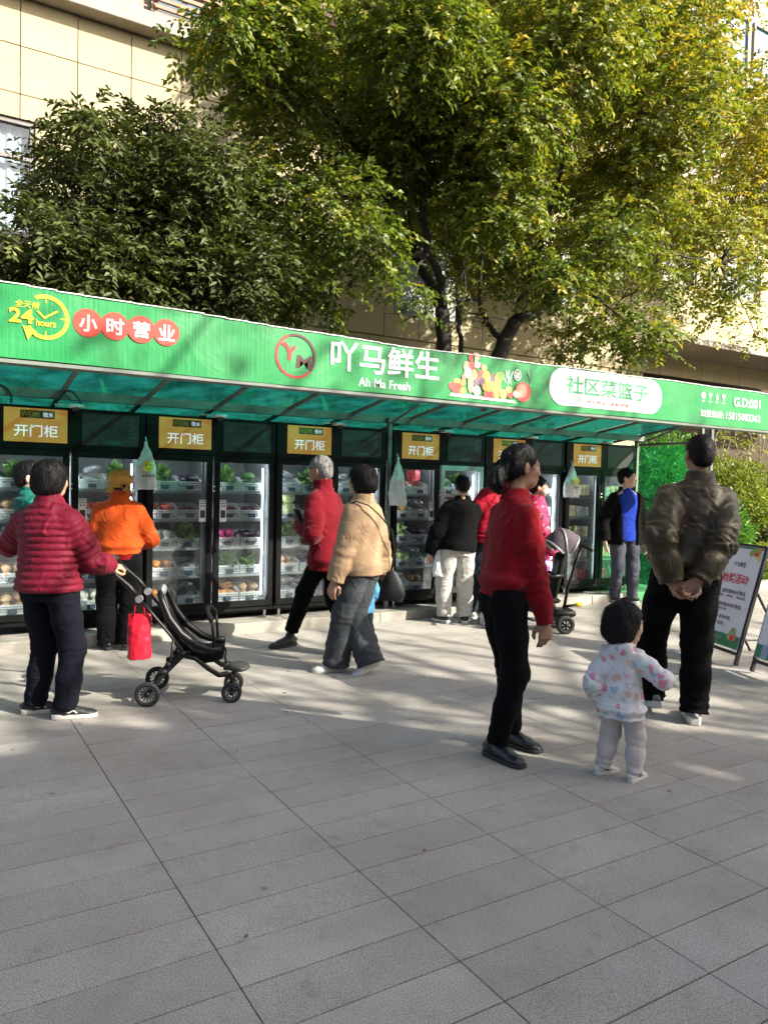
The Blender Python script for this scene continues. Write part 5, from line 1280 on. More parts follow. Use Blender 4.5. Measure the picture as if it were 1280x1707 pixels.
        if j.get('band'):
            bh_ = j['band'][1]*s
            V, F = surfnet(lambda P: np.maximum(fn(P, True)-.0025*s-.0015*s*np.sin(np.arctan2(P[:, 0], P[:, 1])*70), np.abs(P[:, 2]-hemz-bh_/2+.012*s)-bh_/2), Cc[0]-np.array([.3*w+thk, .3*w+thk, .05*s]), Cc[0]+np.array([.3*w+thk, .3*w+thk, bh_+.05*s]), .0075*max(s, .62))
            if len(V): link('hem_band', np_mesh('hem_band', V, F, True, j['band'][0]), None, tp_)
        return tp_
    if o.get('under'): top(o['under'], o['under'].get('name', 'sweater'))
    top(o['top'], o['top'].get('name', 'jacket'))
    return dict(root=root, arms=arms, legs=legs, hc=hc, HM=HM, hk=hk, s=s, spine=spine, w2l=w2l, shz=shz, neckz=neckz, th=th, H=H, pel=pel)
# ================================================================== the people in the photograph
def atd(px, py, dep):
    d = fw + rt*((px-640)/1280) - up*((py-853.5)/1280); return Vector((0, 0, CAMH)) + d*dep
def W(px, py, dep): p = atd(px, py, dep); return ('w', (p.x, p.y, p.z))
def pattern_mat(name, base, cols, scale, fill=.35, rough=.7, warp=1.2):
    """printed cloth: scattered coloured patches on a plain ground"""
    m, t, b = newmat(name); tc = N(t, 'ShaderNodeTexCoord')
    nz = N(t, 'ShaderNodeTexNoise', i_Scale=scale*.8, i_Detail=2.0); t.links.new(tc.outputs['Object'], nz.inputs['Vector'])
    mx = N(t, 'ShaderNodeMix', data_type='VECTOR'); mx.inputs[0].default_value = .06*warp
    t.links.new(tc.outputs['Object'], mx.inputs[4]); t.links.new(nz.outputs['Color'], mx.inputs[5])
    vo = N(t, 'ShaderNodeTexVoronoi', i_Scale=scale); t.links.new(mx.outputs[1], vo.inputs['Vector'])
    sp = N(t, 'ShaderNodeSeparateColor'); t.links.new(vo.outputs['Color'], sp.inputs[0])
    stops = []
    for i, c in enumerate(cols): stops.append((i/len(cols), c))
    rp = ramp(t, sp.outputs[0], stops); rp.color_ramp.interpolation = 'CONSTANT'
    th = N(t, 'ShaderNodeMath', operation='LESS_THAN'); th.inputs[1].default_value = fill; t.links.new(vo.outputs['Distance'], th.inputs[0])
    pick = N(t, 'ShaderNodeMath', operation='GREATER_THAN'); pick.inputs[1].default_value = .22; t.links.new(sp.outputs[1], pick.inputs[0])
    mu = N(t, 'ShaderNodeMath', operation='MULTIPLY'); t.links.new(th.outputs[0], mu.inputs[0]); t.links.new(pick.outputs[0], mu.inputs[1])
    mc = N(t, 'ShaderNodeMix', data_type='RGBA'); mc.inputs[6].default_value = c4(base)
    t.links.new(mu.outputs[0], mc.inputs[0]); t.links.new(rp.outputs[0], mc.inputs[7]); t.links.new(mc.outputs[2], b.inputs['Base Color'])
    b.inputs['Roughness'].default_value = rough; b.inputs['Specular IOR Level'].default_value = .3
    return m
C_WINE = cloth('wine_quilt', (0.125, 0.0032, 0.016), .62, 240, .1, spec=.35)
C_BLACK = cloth('black_cloth', (0.0038, 0.0039, 0.0045), .9, 500, .06, spec=.12, wr=.8)
C_NAVY = cloth('navy_cloth', (0.0055, 0.0065, 0.011), .9, 500, .06, spec=.12, wr=.8)
C_ORANGE = cloth('orange_cloth', (0.44, 0.060, 0.008), .85, 260, .2)
C_RED = cloth('red_knit', (0.19, 0.003, 0.008), .92, 300, .35, bs=.4)
C_RED2 = cloth('dark_red_jersey', (0.125, 0.003, 0.009), .92, 380, .3)
C_RED3 = cloth('red_nylon', (0.42, 0.012, 0.030), .6, 240, .1)
C_CAMEL = cloth('camel_wool', (0.33, 0.225, 0.135), .95, 220, .4, bs=.35)
C_DENIM = cloth('grey_denim', (0.045, 0.052, 0.058), .9, 420, .15, var=.3, bs=.4)
C_SLATE = cloth('slate_twill', (0.055, 0.058, 0.082), .85, 420, .15, var=.15)
C_PALE = cloth('pale_grey_fleece', (0.42, 0.41, 0.39), .95, 420, .3)
C_OLIVE = cloth('olive_nylon', (0.044, 0.034, 0.018), .40, 200, .05, spec=.45)
C_TEAL = cloth('teal_quilt', (0.006, 0.10, 0.085), .6, 200, .1)
C_BLUE = cloth('blue_knit', (0.010, 0.034, 0.30), .9, 420, .25)
C_CREAM = cloth('cream_fleece', (0.50, 0.46, 0.43), .95, 420, .3)
C_JEAN = cloth('dark_jeans', (0.012, 0.020, 0.030), .9, 420, .15, var=.25)
C_LBLUE = cloth('light_blue_cloth', (0.10, 0.34, 0.55), .85, 300, .2)
C_YHAT = cloth('mustard_cloth', (0.50, 0.24, 0.05), .9, 260, .25)
C_PRINT = pattern_mat('pastel_print', (0.62, 0.62, 0.62), [(0.62, 0.26, 0.34), (0.32, 0.44, 0.55), (0.42, 0.55, 0.50), (0.66, 0.44, 0.50), (0.58, 0.42, 0.32), (0.45, 0.48, 0.50)], 24, .42, .6)
C_PINKP = pattern_mat('pink_print', (0.50, 0.025, 0.10), [(0.62, 0.10, 0.20), (0.06, 0.012, 0.03), (0.60, 0.28, 0.30), (0.30, 0.01, 0.06)], 26, .45, .7)
M_SHOEB = mat('black_shoe', (0.014, 0.014, 0.016), .55, bump=.2); M_LEATHER = mat('black_leather', (0.012, 0.012, 0.013), .28, spec=.5, coat=.2)
M_SOLEW = mat('white_sole', (0.55, 0.55, 0.52), .6, var=.15, scale=20); M_SOLEB = mat('black_sole', (0.018, 0.017, 0.016), .7); M_SOLEG = mat('pale_grey_sole', (0.42, 0.41, 0.38), .65, var=.2, scale=20)
M_SHOEW = mat('white_shoe', (0.55, 0.55, 0.53), .6, var=.12, scale=20); M_SHOEG = mat('grey_mesh_shoe', (0.20, 0.20, 0.20), .8, bump=.4, bscale=300)
WSOLE = dict(m=M_SHOEB, sole=M_SOLEW)

# woman with the pushchair, carrying a small child on her left arm
P1 = person('woman in a quilted wine red jacket pushing the empty stroller', (.664, 4.757), 16, 1.475, dict(
    build=1.05, footL=((.607, 4.85), 48), footR=((.745, 4.665), 52), handR=W(182, 943, 4.66), poleR=(.5, -1, -.4), hdirR=(.55, .8, -.15), hnorR=(-.2, .3, -1), curlR=.9,
    handL=(-.22, .26, 1.02), poleL=(-.9, -.4, -.6), curlL=.5, trousers=dict(m=C_NAVY, r=(.100, .080, .070), bunch=.010, fold=.007, drop=.012), shoes=dict(m=M_SHOEB, sole=M_SOLEG, laces=M_SOLEG, accent=M_SOLEW, sole_h=.03),
    top=dict(m=C_WINE, hem=.505, quilt=.042, puff=.010, collar=(.066, .055), sleeve=(.064, .060, .046), th=.014, cuffb=.006, name='quilted_jacket'), hair='bob', hairo=dict(hw=1.06, hem=.11), head=(12, 4), skin=M_SKIN))
ch = atd(48, 850, 4.76)
P1b = person('small child in a teal quilted jacket carried on the left arm', (ch.x, ch.y), 62, .86, dict(
    build=.92, hh=.185, shz=.745, legk=.86, footL=((-.06, .10, 0), -5), footR=((.06, .08, 0), 5), handR=(.05, .22, .55), poleR=(.8, -.6, -.2), handL=(-.15, .2, .5),
    trousers=dict(m=C_NAVY, r=(.10, .075, .06)), shoes=dict(m=M_SHOEB, sole=M_SOLEW), top=dict(m=C_TEAL, hem=.40, quilt=.075, puff=.022, sleeve=(.088, .082, .060), th=.03, collar=(.085, .07), w=1.12, name='quilted_jacket'), hair='short', head=(10, 0), skin=M_SKINP), z0=.615)
# woman in orange with a mustard hat at the second cabinet door
P2 = person('woman in an orange jacket and mustard bucket hat facing a cabinet door', (1.42, 6.40), -12, 1.45, dict(
    build=.97, footL=((1.335, 6.42), -20), footR=((1.475, 6.36), 8), handL=(-.12, .25, .84), poleL=(-.8, -.8, -.4), handR=(.13, .25, .84), poleR=(.8, -.8, -.4),
    trousers=dict(m=C_BLACK, r=(.108, .092, .085), drop=.03), shoes=dict(m=M_SHOEB, sole=M_SOLEB), under=dict(m=C_RED, hem=.515, th=-.004, sleeve=(.045, .04, .03), name='shirt'),
    top=dict(m=C_ORANGE, hem=.545, collar=(.075, .06), sleeve=(.066, .064, .050), th=.012, fold=.010, blouse=.014, rib=.008), hair='short', head=(8, 12)))
# man in red reading a phone, mid stride
P3 = person('grey haired man in a dark red jacket striding left with a phone', (2.91, 5.60), -62, 1.60, dict(
    build=.88, pel=(0, .0), lean=(0, .075), footL=((2.700, 5.90), -72, 0), footR=((3.07, 5.40), -62, 38), kpoleR=(0, 1, .1), handL=W(499, 876, 6.30), poleL=(-.6, -.9, -.6), hdirL=(.25, .8, .5), hnorL=(.6, -.3, .5), curlL=.8,
    handR=(.16, .24, .92), poleR=(.8, -.8, -.4), trousers=dict(m=C_BLACK, r=(.084, .068, .058), hipk=.93), shoes=dict(m=M_SHOEB, sole=M_SOLEB, laces=M_SHOEB),
    top=dict(m=C_RED2, hem=.43, hemd=.175, hemw=.20, rib=.010, blouse=.012, band=(C_RED2, .055), collar=(.078, .06), sleeve=(.062, .056, .046), th=.012, fold=.008, cuffb=.006), hair='short', hairm=M_HAIRG, head=(0, 10), skin=M_SKIND))
# woman in the camel coat with a crossbody bag, walking away to the left
P4 = person('woman in a camel coat and wide grey jeans with a black shoulder bag', (2.80, 4.865), -52, 1.52, dict(
    build=.79, lean=(0, .02), pel=(.0, -.02), footL=((2.66, 4.965), -58, 0), footR=((2.87, 4.75), -42, 30), handL=(-.235, .06, .66), poleL=(-.4, -1, 0), handR=(.23, -.04, .68), poleR=(.4, -1, 0),
    trousers=dict(m=C_DENIM, r=(.098, .090, .104), drop=.035, bunch=.008, fold=.010), shoes=dict(m=M_SHOEW, sole=M_SOLEW, sole_h=.036), top=dict(m=C_CAMEL, hem=.485, collar=(.078, .025), sleeve=(.056, .056, .050), th=.018, fold=.008, hemw=.195, name='coat'),
    hair='bob', hairo=dict(hw=1.06, hem=.10), head=(-5, 4), skin=M_SKIN))
# child hidden behind her
P5 = person('small child in dark trousers mostly hidden behind the camel coat woman', (3.06, 5.29), -62, .92, dict(
    hh=.185, shz=.75, legk=.9, footL=((2.93, 5.40), -75, 0), footR=((3.14, 5.19), -55, 15), handL=(-.15, .1, .42), handR=(.15, .05, .40), trousers=dict(m=C_JEAN, r=(.095, .078, .07), bunch=.01), shoes=dict(m=M_SHOEG, sole=M_SOLEW), top=dict(m=C_LBLUE, hem=.40, th=.015), hair='bob', skin=M_SKINP))
# woman in black at the open cabinet
P6 = person('woman in a black jacket and pale grey trousers at the open cabinet', (4.665, 6.225), -14, 1.485, dict(
    build=1.0, lean=(.05, .05), pel=(.03, 0), footL=((4.585, 6.27), -20), footR=((4.765, 6.16), 14), handL=(-.24, .06, .70), poleL=(-.7, -.8, 0), curlL=1.2, handR=(.17, .34, 1.0), poleR=(.9, -.5, -.5),
    trousers=dict(m=C_PALE, r=(.108, .092, .078), bunch=.012, drop=.0), shoes=dict(m=M_SHOEB, sole=M_SOLEW, sole_h=.032), top=dict(m=C_BLACK, hem=.50, sleeve=(.060, .062, .046), th=.022, fold=.008, collar=(.07, .03), blouse=.006), hair='tied', hairo=dict(tail=[(0, -.10, .03), (0, -.125, .0), (.01, -.10, -.06)], tail_r=[.022, .034, .02]), head=(10, 16), skin=M_SKIN))
# person in the red hooded jacket
P7 = person('person in a red hooded jacket behind the ponytailed woman, dark jeans', (5.02, 6.17), -22, 1.66, dict(
    lean=(.14, .06), pel=(.06, 0), footL=((4.93, 6.30), -25), footR=((4.905, 6.03), 20), handL=(-.1, .36, 1.0), handR=(.2, .36, .98), poleR=(.8, -.5, -.5), trousers=dict(m=C_JEAN, r=(.100, .075, .068), bunch=.012), shoes=dict(m=M_SHOEW, sole=M_SOLEW, accent=M_SHOEB, sole_h=.034),
    top=dict(m=C_RED3, hem=.49, hood=True, collar=(.075, .05), th=.022, sleeve=(.066, .062, .05), fold=.009), hair='short', head=(25, 10), skin=M_SKIN))
# person in the pink printed jacket and mask
P8 = person('masked person in a pink printed jacket beside the tricycle', (5.60, 6.06), 100, 1.50, dict(
    build=1.05, footL=((5.58, 6.20), 95), footR=((5.64, 5.98), 95), handL=(-.2, .12, .66), handR=(.17, .20, .68), curlR=1.2, trousers=dict(m=C_NAVY, r=(.10, .075, .06)), shoes=dict(m=M_SHOEB, sole=M_SOLEW), top=dict(m=C_PINKP, hem=.36, collar=(.072, .04), th=.016, hemw=.20), hair='short', head=(-4, 0), face=True, skin=M_SKIN))
# woman in the red sweater, foreground
P9 = person('woman in a red sweater with a low ponytail standing in front', (2.645, 3.04), 68, 1.605, dict(
    build=.77, lean=(-.0, .065), pel=(-.0, -.045), twist=-4, footL=((2.75, 3.12), 66), footR=((2.545, 3.0), 74), handR=(.17, .105, .71), poleR=(.2, -1, 0), hdirR=(-.06, .10, -1), hnorR=(-1, .0, 0), curlR=[.55, .5, .45, .35], handL=(-.22, .05, .72),
    trousers=dict(m=C_BLACK, r=(.094, .068, .055), drop=-.01, fold=.007), shoes=dict(m=M_LEATHER, sole=M_SOLEB, laces=M_SHOEB, sole_h=.022), top=dict(m=C_RED, hem=.525, rib=.012, blouse=.016, sleeve=(.052, .048, .038), th=.009, fold=.008, band=(C_RED, .055), deep=.92, collar=(.060, .02), cuff=-.02, cuffb=.004, name='sweater'),
    hair='tied', hairo=dict(tail=[(0, -.095, -.012), (0, -.128, -.045), (.0, -.142, -.085), (.004, -.125, -.135)], tail_r=[.026, .046, .050, .022]), hh=.212, head=(4, 2), face=True, skin=M_SKIND))
# toddler
P10 = person('toddler in a pastel printed jacket and cream trousers holding orange food', (2.91, 2.52), 26, .845, dict(
    build=.86, hh=.192, shz=.735, legk=.88, foot=.135, footL=((2.87, 2.585), 35), footR=((2.94, 2.45), 20), handR=W(1086, 1118, 3.74), poleR=(1, -.4, -.6), hdirR=(.3, .6, .35), hnorR=(-.6, .5, .5), curlR=.9, handL=(-.120, .03, .345), poleL=(-.5, -1, 0), handk=1.1,
    trousers=dict(m=C_CREAM, r=(.104, .084, .072), bunch=.014, fold=.008, h=.0095), shoes=dict(m=M_SHOEW, sole=M_SOLEW, accent=M_SHOEB), top=dict(m=C_PRINT, hem=.36, sleeve=(.066, .068, .056), th=.018, fold=.018, elb=1.6, w=1.05, hemw=.205, hemd=.17, rib=.012, blouse=.02, hood=True, cuff=.12, cuffb=.012), hair='bob', hairo=dict(hw=1.0, hem=.105), head=(48, 4), face=True, skin=M_SKINP))
# man with hands clasped behind
P11 = person('man in an olive bomber jacket walking away with hands clasped behind', (4.0, 3.055), 3, 1.735, dict(
    build=.93, lean=(.065, .03), pel=(.045, 0), sw=.156, shz=.812, footL=((3.985, 3.20), -6, 10), footR=((4.015, 2.925), 10, 0), kpoleL=(-.5, 1, .2), handR=(.045, -.215, .868), poleR=(.8, -.8, -.1), hdirR=(-.75, .0, -.62), hnorR=(0, -1, .2), curlR=.8, handL=(-.10, -.195, .852), poleL=(-.8, -.8, -.1), hdirL=(.80, -.02, -.45), hnorL=(0, -1, .1), curlL=.35,
    trousers=dict(m=C_BLACK, r=(.108, .084, .072), bunch=.012, fold=.008, drop=.02), shoes=dict(m=M_SHOEG, sole=M_SOLEW, sole_h=.04), top=dict(m=C_OLIVE, hem=.515, rib=.014, blouse=.022, sleeve=(.066, .068, .046), th=.018, fold=.013, elb=1.5, cuffb=.010, collar=(.074, .045), band=(cloth('olive_rib', (.022, .018, .012), .9), .06), name='bomber_jacket'),
    hair='crop', head=(-4, 0), hh=.225, skin=M_SKIND))
# man in black jacket and blue sweater by the last cabinet
P12 = person('man in an open black jacket and blue sweater by the last cabinet', (7.43, 6.47), 166, 1.645, dict(
    build=.98, footL=((7.50, 6.38), 140), footR=((7.36, 6.53), 165), handL=(-.26, .05, .74), handR=(.28, .03, .76), poleL=(-.8, -.7, 0), poleR=(.8, -.7, 0), trousers=dict(m=C_SLATE, r=(.100, .074, .062), bunch=.010), shoes=dict(m=M_SHOEB, sole=M_SOLEW), under=dict(m=C_BLUE, hem=.475, th=-.012, sleeve=(.045, .04, .03), name='sweater'),
    top=dict(m=C_BLACK, hem=.445, open=.098, th=.018, collar=(.08, .03), sleeve=(.064, .058, .048), fold=.008), hair='short', head=(-48, 2), face=True, skin=M_SKINP))

def on_person(Pn, name, mb, m, smooth=True): return mb.build(name, m, Pn['root'], smooth)
# mustard bucket hat (worn: its own thing resting on the head)
def hat():
    hc, hk, HM = P2['hc'], P2['hk'], P2['HM']
    def fn(P):
        d = sd_ell(P, (0, -.012, .030), (.104, .124, .100)); d = np.maximum(d, -.05-P[:, 2])
        a = np.arctan2(P[:, 0], P[:, 1]); rr_ = np.sqrt((P[:, 0]/.100)**2+((P[:, 1]+.012)/.118)**2)
        zb = -.042-.075*(rr_-1)/.30+.012*np.sin(a*3+1)*(rr_-.9)
        br = np.maximum(np.abs(P[:, 2]-zb)-.006, np.maximum(rr_-1.28, .9-rr_)*.09)
        d = smin(d, br, .012); return d-.006*vnoise(P, 20)-.004*vnoise(P, 45)
    V, F = surfnet(fn, (-.17, -.19, -.17), (.17, .17, .16), .006)
    V = V*hk@HM.T+hc; o = link('bucket_hat', np_mesh('bucket_hat', V, F, True, C_YHAT), None, P2['root']); return o
hat()
# phone in the striding man's hand
ph = atd(499, 862, 6.22); o = MB().box((0, 0, 0), (.074, .009, .155), bev=.004).build('phone', mat('phone_black', (.02, .02, .022), .25)); o.location = ph; o.rotation_euler = (R(-35), R(10), R(25)); tag(o, 'dark phone held up by the striding man in red', 'phone')
# crossbody bag of the camel coat woman
r4 = P4['root']; s4 = P4['s']
bg_ = empty('shoulder_bag', (0, 0, 0)); bg_.matrix_world = Matrix.Translation((2.80, 4.865, 0)) @ Matrix.Rotation(P4['th'], 4, 'Z')
tag(bg_, 'black shoulder bag hanging at the hip of the camel coat woman', 'bag')
def bagf(P): return sd_loft(P, [(.205, -.12, .53), (.21, -.125, .63), (.20, -.115, .735)], [.095, .092, .045], [.04, .045, .02], (.35, -.93, 0), .012, 3)-.006*vnoise(P, 14)
V, F = surfnet(bagf, (.05, -.35, .45), (.42, .08, .80), .008); link('bag_body', np_mesh('bag_body', V, F, True, mat('black_nylon', (.012, .012, .013), .6, bump=.2)), None, bg_)
sp_ = [(.20, -.12, .735), (.195, -.16, .90), (.13, -.175, 1.05), (.0, -.165, 1.16), (-.09, -.13, 1.235), (-.125, -.04, 1.262), (-.11, .05, 1.235), (-.05, .125, 1.14), (.08, .155, 1.0), (.185, .10, .86), (.21, -.06, .745)]
MB().tube(sp_, .011, 6, flat=.35).build('strap', mat('strap_black', (.014, .014, .015), .7), bg_, True)
# mask on the person in pink
hc, hk, HM = P8['hc'], P8['hk'], P8['HM']
V, F = surfnet(lambda P: np.maximum(np.maximum(sd_ell(P, (0, .055, -.045), (.066, .064, .050)), .030-P[:, 1]), -sd_ell(P, (0, .050, -.045), (.060, .060, .046))), (-.09, 0, -.12), (.09, .14, .03), .005)
link('face_mask', np_mesh('face_mask', V*hk@HM.T+hc, F, True, mat('mask_white', (.7, .7, .72), .8)), None, P8['root'])
# the toddler's snack
sn = atd(1084, 1112, 3.73); mb = MB(); mb.ball((0, 0, 0), (.026, .022, .018), 10, 6).ball((.02, .008, .012), (.016, .014, .014), 8, 5); o = mb.build('orange_snack', mat('orange_food', (.75, .20, .05), .6, var=.25, scale=40), None, True, loc=sn); tag(o, 'piece of orange food in the toddler\'s right hand', 'food')
# wedding ring style hair tie on the ponytail
hc, hk, HM = P9['hc'], P9['hk'], P9['HM']
mb = MB(); mb.tube([tuple(HM@(np.array([.030*math.cos(a), -.108+.004*math.sin(a), -.018+.030*math.sin(a)])*hk)+hc) for a in np.linspace(0, 2*math.pi, 17)], .007*hk, 6); mb.build('hair_tie', mat('hair_tie', (.05, .03, .02), .7), P9['root'], True)
# ================================================================== pushchair, tricycle, boards, bags, cameras
M_FRM = mat('black_frame', (.007, .007, .008), .42, spec=.3); M_RUB = mat('rubber', (.018, .018, .018), .75); M_RIM = mat('grey_rim', (.30, .30, .31), .4, .4); M_SEATF = mat('seat_cloth', (.006, .006, .007), .85, bump=.2, spec=.2); M_PLAS = mat('black_plastic', (.008, .008, .009), .5, spec=.3)
def wheel(parent, c, r_, w, name='wheel', spokes=12, rimm=None, star=False):
    """tyre with rim and spokes; axle along local y"""
    c = Vector(c); ring = [(c+Vector((math.cos(a)*(r_-w*.5), 0, math.sin(a)*(r_-w*.5)))) for a in np.linspace(0, 2*math.pi, 33)]
    t = MB().tube(ring, w*.5, 10, cap=False, flat=1.15).build(name, M_RUB, parent, True)
    rr = r_-w*1.05; ring = [(c+Vector((math.cos(a)*rr, 0, math.sin(a)*rr))) for a in np.linspace(0, 2*math.pi, 33)]
    MB().tube(ring, w*.16, 6, cap=False).build('rim', rimm or M_RIM, t, True)
    mb = MB().cyl(c+Vector((0, -w*.6, 0)), c+Vector((0, w*.6, 0)), r_*.22, seg=14)
    if star:
        mb.cyl(c+Vector((0, -w*.35, 0)), c+Vector((0, w*.35, 0)), rr*.98, seg=28)
    hub = mb.build('hub', M_PLAS, t, True)
    for k in range(spokes):
        a = 2*math.pi*k/spokes; d = Vector((math.cos(a), 0, math.sin(a)))
        if star: 
            q = MB(); e = Vector((-math.sin(a), 0, math.cos(a)))
            for sy in (-1, 1):
                yv = Vector((0, sy*w*.42, 0)); q.add([c+yv+d*rr*.12-e*rr*.06, c+yv+d*rr*.9-e*rr*.14, c+yv+d*rr*.9+e*rr*.14, c+yv+d*rr*.12+e*rr*.06], [(0, 1, 2, 3)])
            q.build('spoke', mat('alloy', (.55, .55, .58), .35, .5), t)
        else: MB().tube([c+d*r_*.2, c+d*(r_-w)], w*.14, 5).build('spoke', M_PLAS, t)
    return t
st = empty('pushchair', (1.292, 4.866, 0), math.atan2(-.397, .918)); tag(st, 'empty lightweight black stroller held by the woman in the quilted jacket', 'stroller')
for y in (-.20, .20): wheel(st, (0, y, .075), .075, .026)
for y in (-.125, .125):
    for yy in (y-.018, y+.018): wheel(st, (.50, yy, .062), .062, .022, 'front_wheel', 10)
    MB().tube([(.50, y, .062), (.50, y, .15), (.485, y, .185)], [.012, .014, .016], 8).build('wheel_fork', M_FRM, st, True)
for y in (-.16, .16):
    MB().tube([(0, y*1.22, .075), (.03, y*1.15, .12), (.10, y, .20), (.19, y*.95, .295), (.215, y*.95, .33)], [.014, .014, .016, .018, .018], 8).build('rear_leg', M_FRM, st, True)
    MB().tube([(.19, y*.95, .31), (.28, y, .285), (.36, y*.9, .215), (.42, y*.85, .175), (.48, y*.8, .18)], [.017, .015, .015, .017, .02], 8).build('front_leg', M_FRM, st, True)
    MB().tube([(-.06, y, .655), (.02, y, .56), (.12, y, .44), (.20, y*.95, .33)], .010, 8).build('push_rod', M_FRM, st, True)
    MB().tube([(-.06, y, .655), (-.12, y, .73), (-.20, y, .80), (-.255, y*.98, .865)], [.016, .016, .014, .013], 8).build('handle_arm', M_FRM, st, True)
    MB().cyl((-.06, y-.02, .655), (-.06, y+.02, .655), .022).build('joint_cap', M_RIM, st)
    MB().tube([(.145, y, .41), (.135, y, .30), (.11, y, .215)], .009, 6).build('strut', M_FRM, st, True)
    # seat rim
    rim = [(.055, y*.8, .70), (.075, y*.92, .64), (.12, y, .535), (.19, y, .44), (.29, y, .365), (.38, y, .335), (.435, y*.9, .345)]
    MB().tube(rim, [.014, .018, .022, .024, .024, .022, .018], 8).build('seat_rim', M_FRM, st, True)
    MB().tube([(.39, y, .35), (.385, y, .44), (.375, y, .52)], .010, 6).build('bumper_post', M_FRM, st, True)
MB().tube([(-.255, -.157, .865), (-.285, -.13, .885), (-.295, -.06, .893), (-.295, .06, .893), (-.285, .13, .885), (-.255, .157, .865)], .017, 10).build('handle_grip', mat('grip_foam', (.02, .02, .02), .7), st, True)
MB().tube([(.375, -.16, .52), (.35, -.14, .555), (.335, -.07, .57), (.335, .07, .57), (.35, .14, .555), (.375, .16, .52)], .017, 10).build('bumper_bar', M_SEATF, st, True)
# fabric bucket between the rims
prof = [(.055, .70), (.085, .60), (.13, .49), (.19, .40), (.26, .335), (.33, .315), (.40, .325), (.44, .345)]
V, F = [], []; ny = 9
for i, (x, z) in enumerate(prof):
    for j in range(ny):
        u = j/(ny-1)*2-1; V.append((x-.03*(1-u*u)*(1 if i < 4 else .0), u*.155, z-.085*(1-u**4)*(0.4 if i < 2 else 1)))
for i in range(len(prof)-1):
    for j in range(ny-1): a = i*ny+j; F.append((a, a+1, a+ny+1, a+ny))
link('seat', np_mesh('seat', V, F, True, M_SEATF), None, st)
for k in range(1): MB().tube([(.07, -.03, .66), (.12, -.05, .52), (.22, -.06, .40), (.33, -.03, .35)], .009, 6, flat=.3).build('harness', mat('harness_web', (.16, .16, .17), .7), st, True)
MB().ball((.06, 0, .69), (.02, .07, .035), 12, 8).build('head_pad', M_RIM, st, True)
MB().tube([(.43, 0, .34), (.455, 0, .30), (.45, 0, .25), (.46, 0, .215)], .007, 6).ball((.456, 0, .225), .012, 8, 5).build('buckle_strap', M_SEATF, st, True)
MB().ball((.535, 0, .195), (.075, .11, .026), 16, 8).tube([(.44, 0, .19), (.53, 0, .19)], .02, 8).build('footrest', mat('footrest_grey', (.035, .037, .034), .6), st, True)
MB().tube([(0, -.19, .075), (0, .19, .075)], .009, 8).build('axle', M_FRM, st, True)
MB().box((.215, 0, .315), (.07, .31, .05), bev=.015).build('hinge_block', M_PLAS, st, True)
for y in (-.16, .16): MB().box((.085, y*1.05, .205), (.05, .032, .035), bev=.008).box((.115, y*1.03, .25), (.03, .03, .03), bev=.006).build('brake', M_PLAS, st, True)
# red bag hung on the pushchair
rb = empty('red_bag', tuple(atd(232, 1060, 4.72))); rb.rotation_euler = (0, 0, math.atan2(-.397, .918)); tag(rb, 'shiny red carrier bag hanging from the stroller joint', 'bag')
def redf(P): return sd_loft(P, [(0, 0, -.135), (0, 0, -.10), (0, 0, 0), (0, 0, .10), (0, 0, .13)], [.072, .070, .068, .064, .060], [.048, .046, .040, .028, .020], (1, 0, 0), .006, 2)-.004*vnoise(P, (30, 30, 9))-.003*vnoise(P, (60, 60, 30))
V, F = surfnet(redf, (-.1, -.09, -.16), (.1, .09, .16), .006); link('bag_body', np_mesh('bag_body', V, F, True, mat('red_film', (.55, .010, .028), .38, var=.2, scale=18)), None, rb)
for y in (-.018, .018): MB().tube([(-.03, y, .125), (-.022, y*.7, .20), (0, 0, .235), (.02, y*.7, .20), (.03, y, .125)], .005, 6).build('handle', mat('red_film', (.6, .02, .03)), rb, True)

# push tricycle with canopy: forward is to the left in view
tc_ = empty('tricycle', (5.36, 5.42, 0), math.atan2(.45, -.89)); tag(tc_, 'child push tricycle with a grey canopy beside the red sweater woman', 'tricycle')
for y in (-.16, .16): wheel(tc_, (0, y, .088), .088, .04, 'rear_wheel', 6, star=True)
wheel(tc_, (.50, 0, .105), .105, .04, 'front_wheel', 6, star=True)
MB().tube([(0, -.15, .088), (0, .15, .088)], .012, 8).build('axle', M_FRM, tc_, True)
MB().tube([(0, 0, .10), (.15, 0, .17), (.33, 0, .22), (.45, 0, .30)], [.025, .028, .025, .02], 10).build('frame', M_FRM, tc_, True)
MB().tube([(.50, -.03, .105), (.485, -.03, .24), (.455, 0, .40), (.43, 0, .50)], .014, 8).build('fork', M_FRM, tc_, True)
MB().tube([(.42, -.16, .53), (.43, -.08, .515), (.43, .08, .515), (.42, .16, .53)], .013, 8).build('handlebar', M_FRM, tc_, True)
MB().box((.16, 0, .31), (.25, .24, .05), bev=.02).build('seat', M_SEATF, tc_, True)
MB().tube([(.06, 0, .17), (.075, 0, .30)], .02, 8).build('seat_post', M_FRM, tc_, True)
sb = MB()
Mx = Matrix.Rotation(R(-12), 4, 'Y')
sb.box((.055, 0, .55), (.05, .24, .44), M=Mx, bev=.02).build('backrest', M_SEATF, tc_, True)
for y in (-.07, -.025, .025, .07): MB().tube([(.088, y, .42), (.075, y, .55), (.055, y, .70)], .006, 6).build('backrest_rib', M_RIM, tc_, True)
MB().tube([(.03, -.13, .56), (.12, -.15, .55), (.21, -.13, .54), (.235, 0, .535), (.21, .13, .54), (.12, .15, .55), (.03, .13, .56)], .018, 8).build('guard_ring', M_FRM, tc_, True)
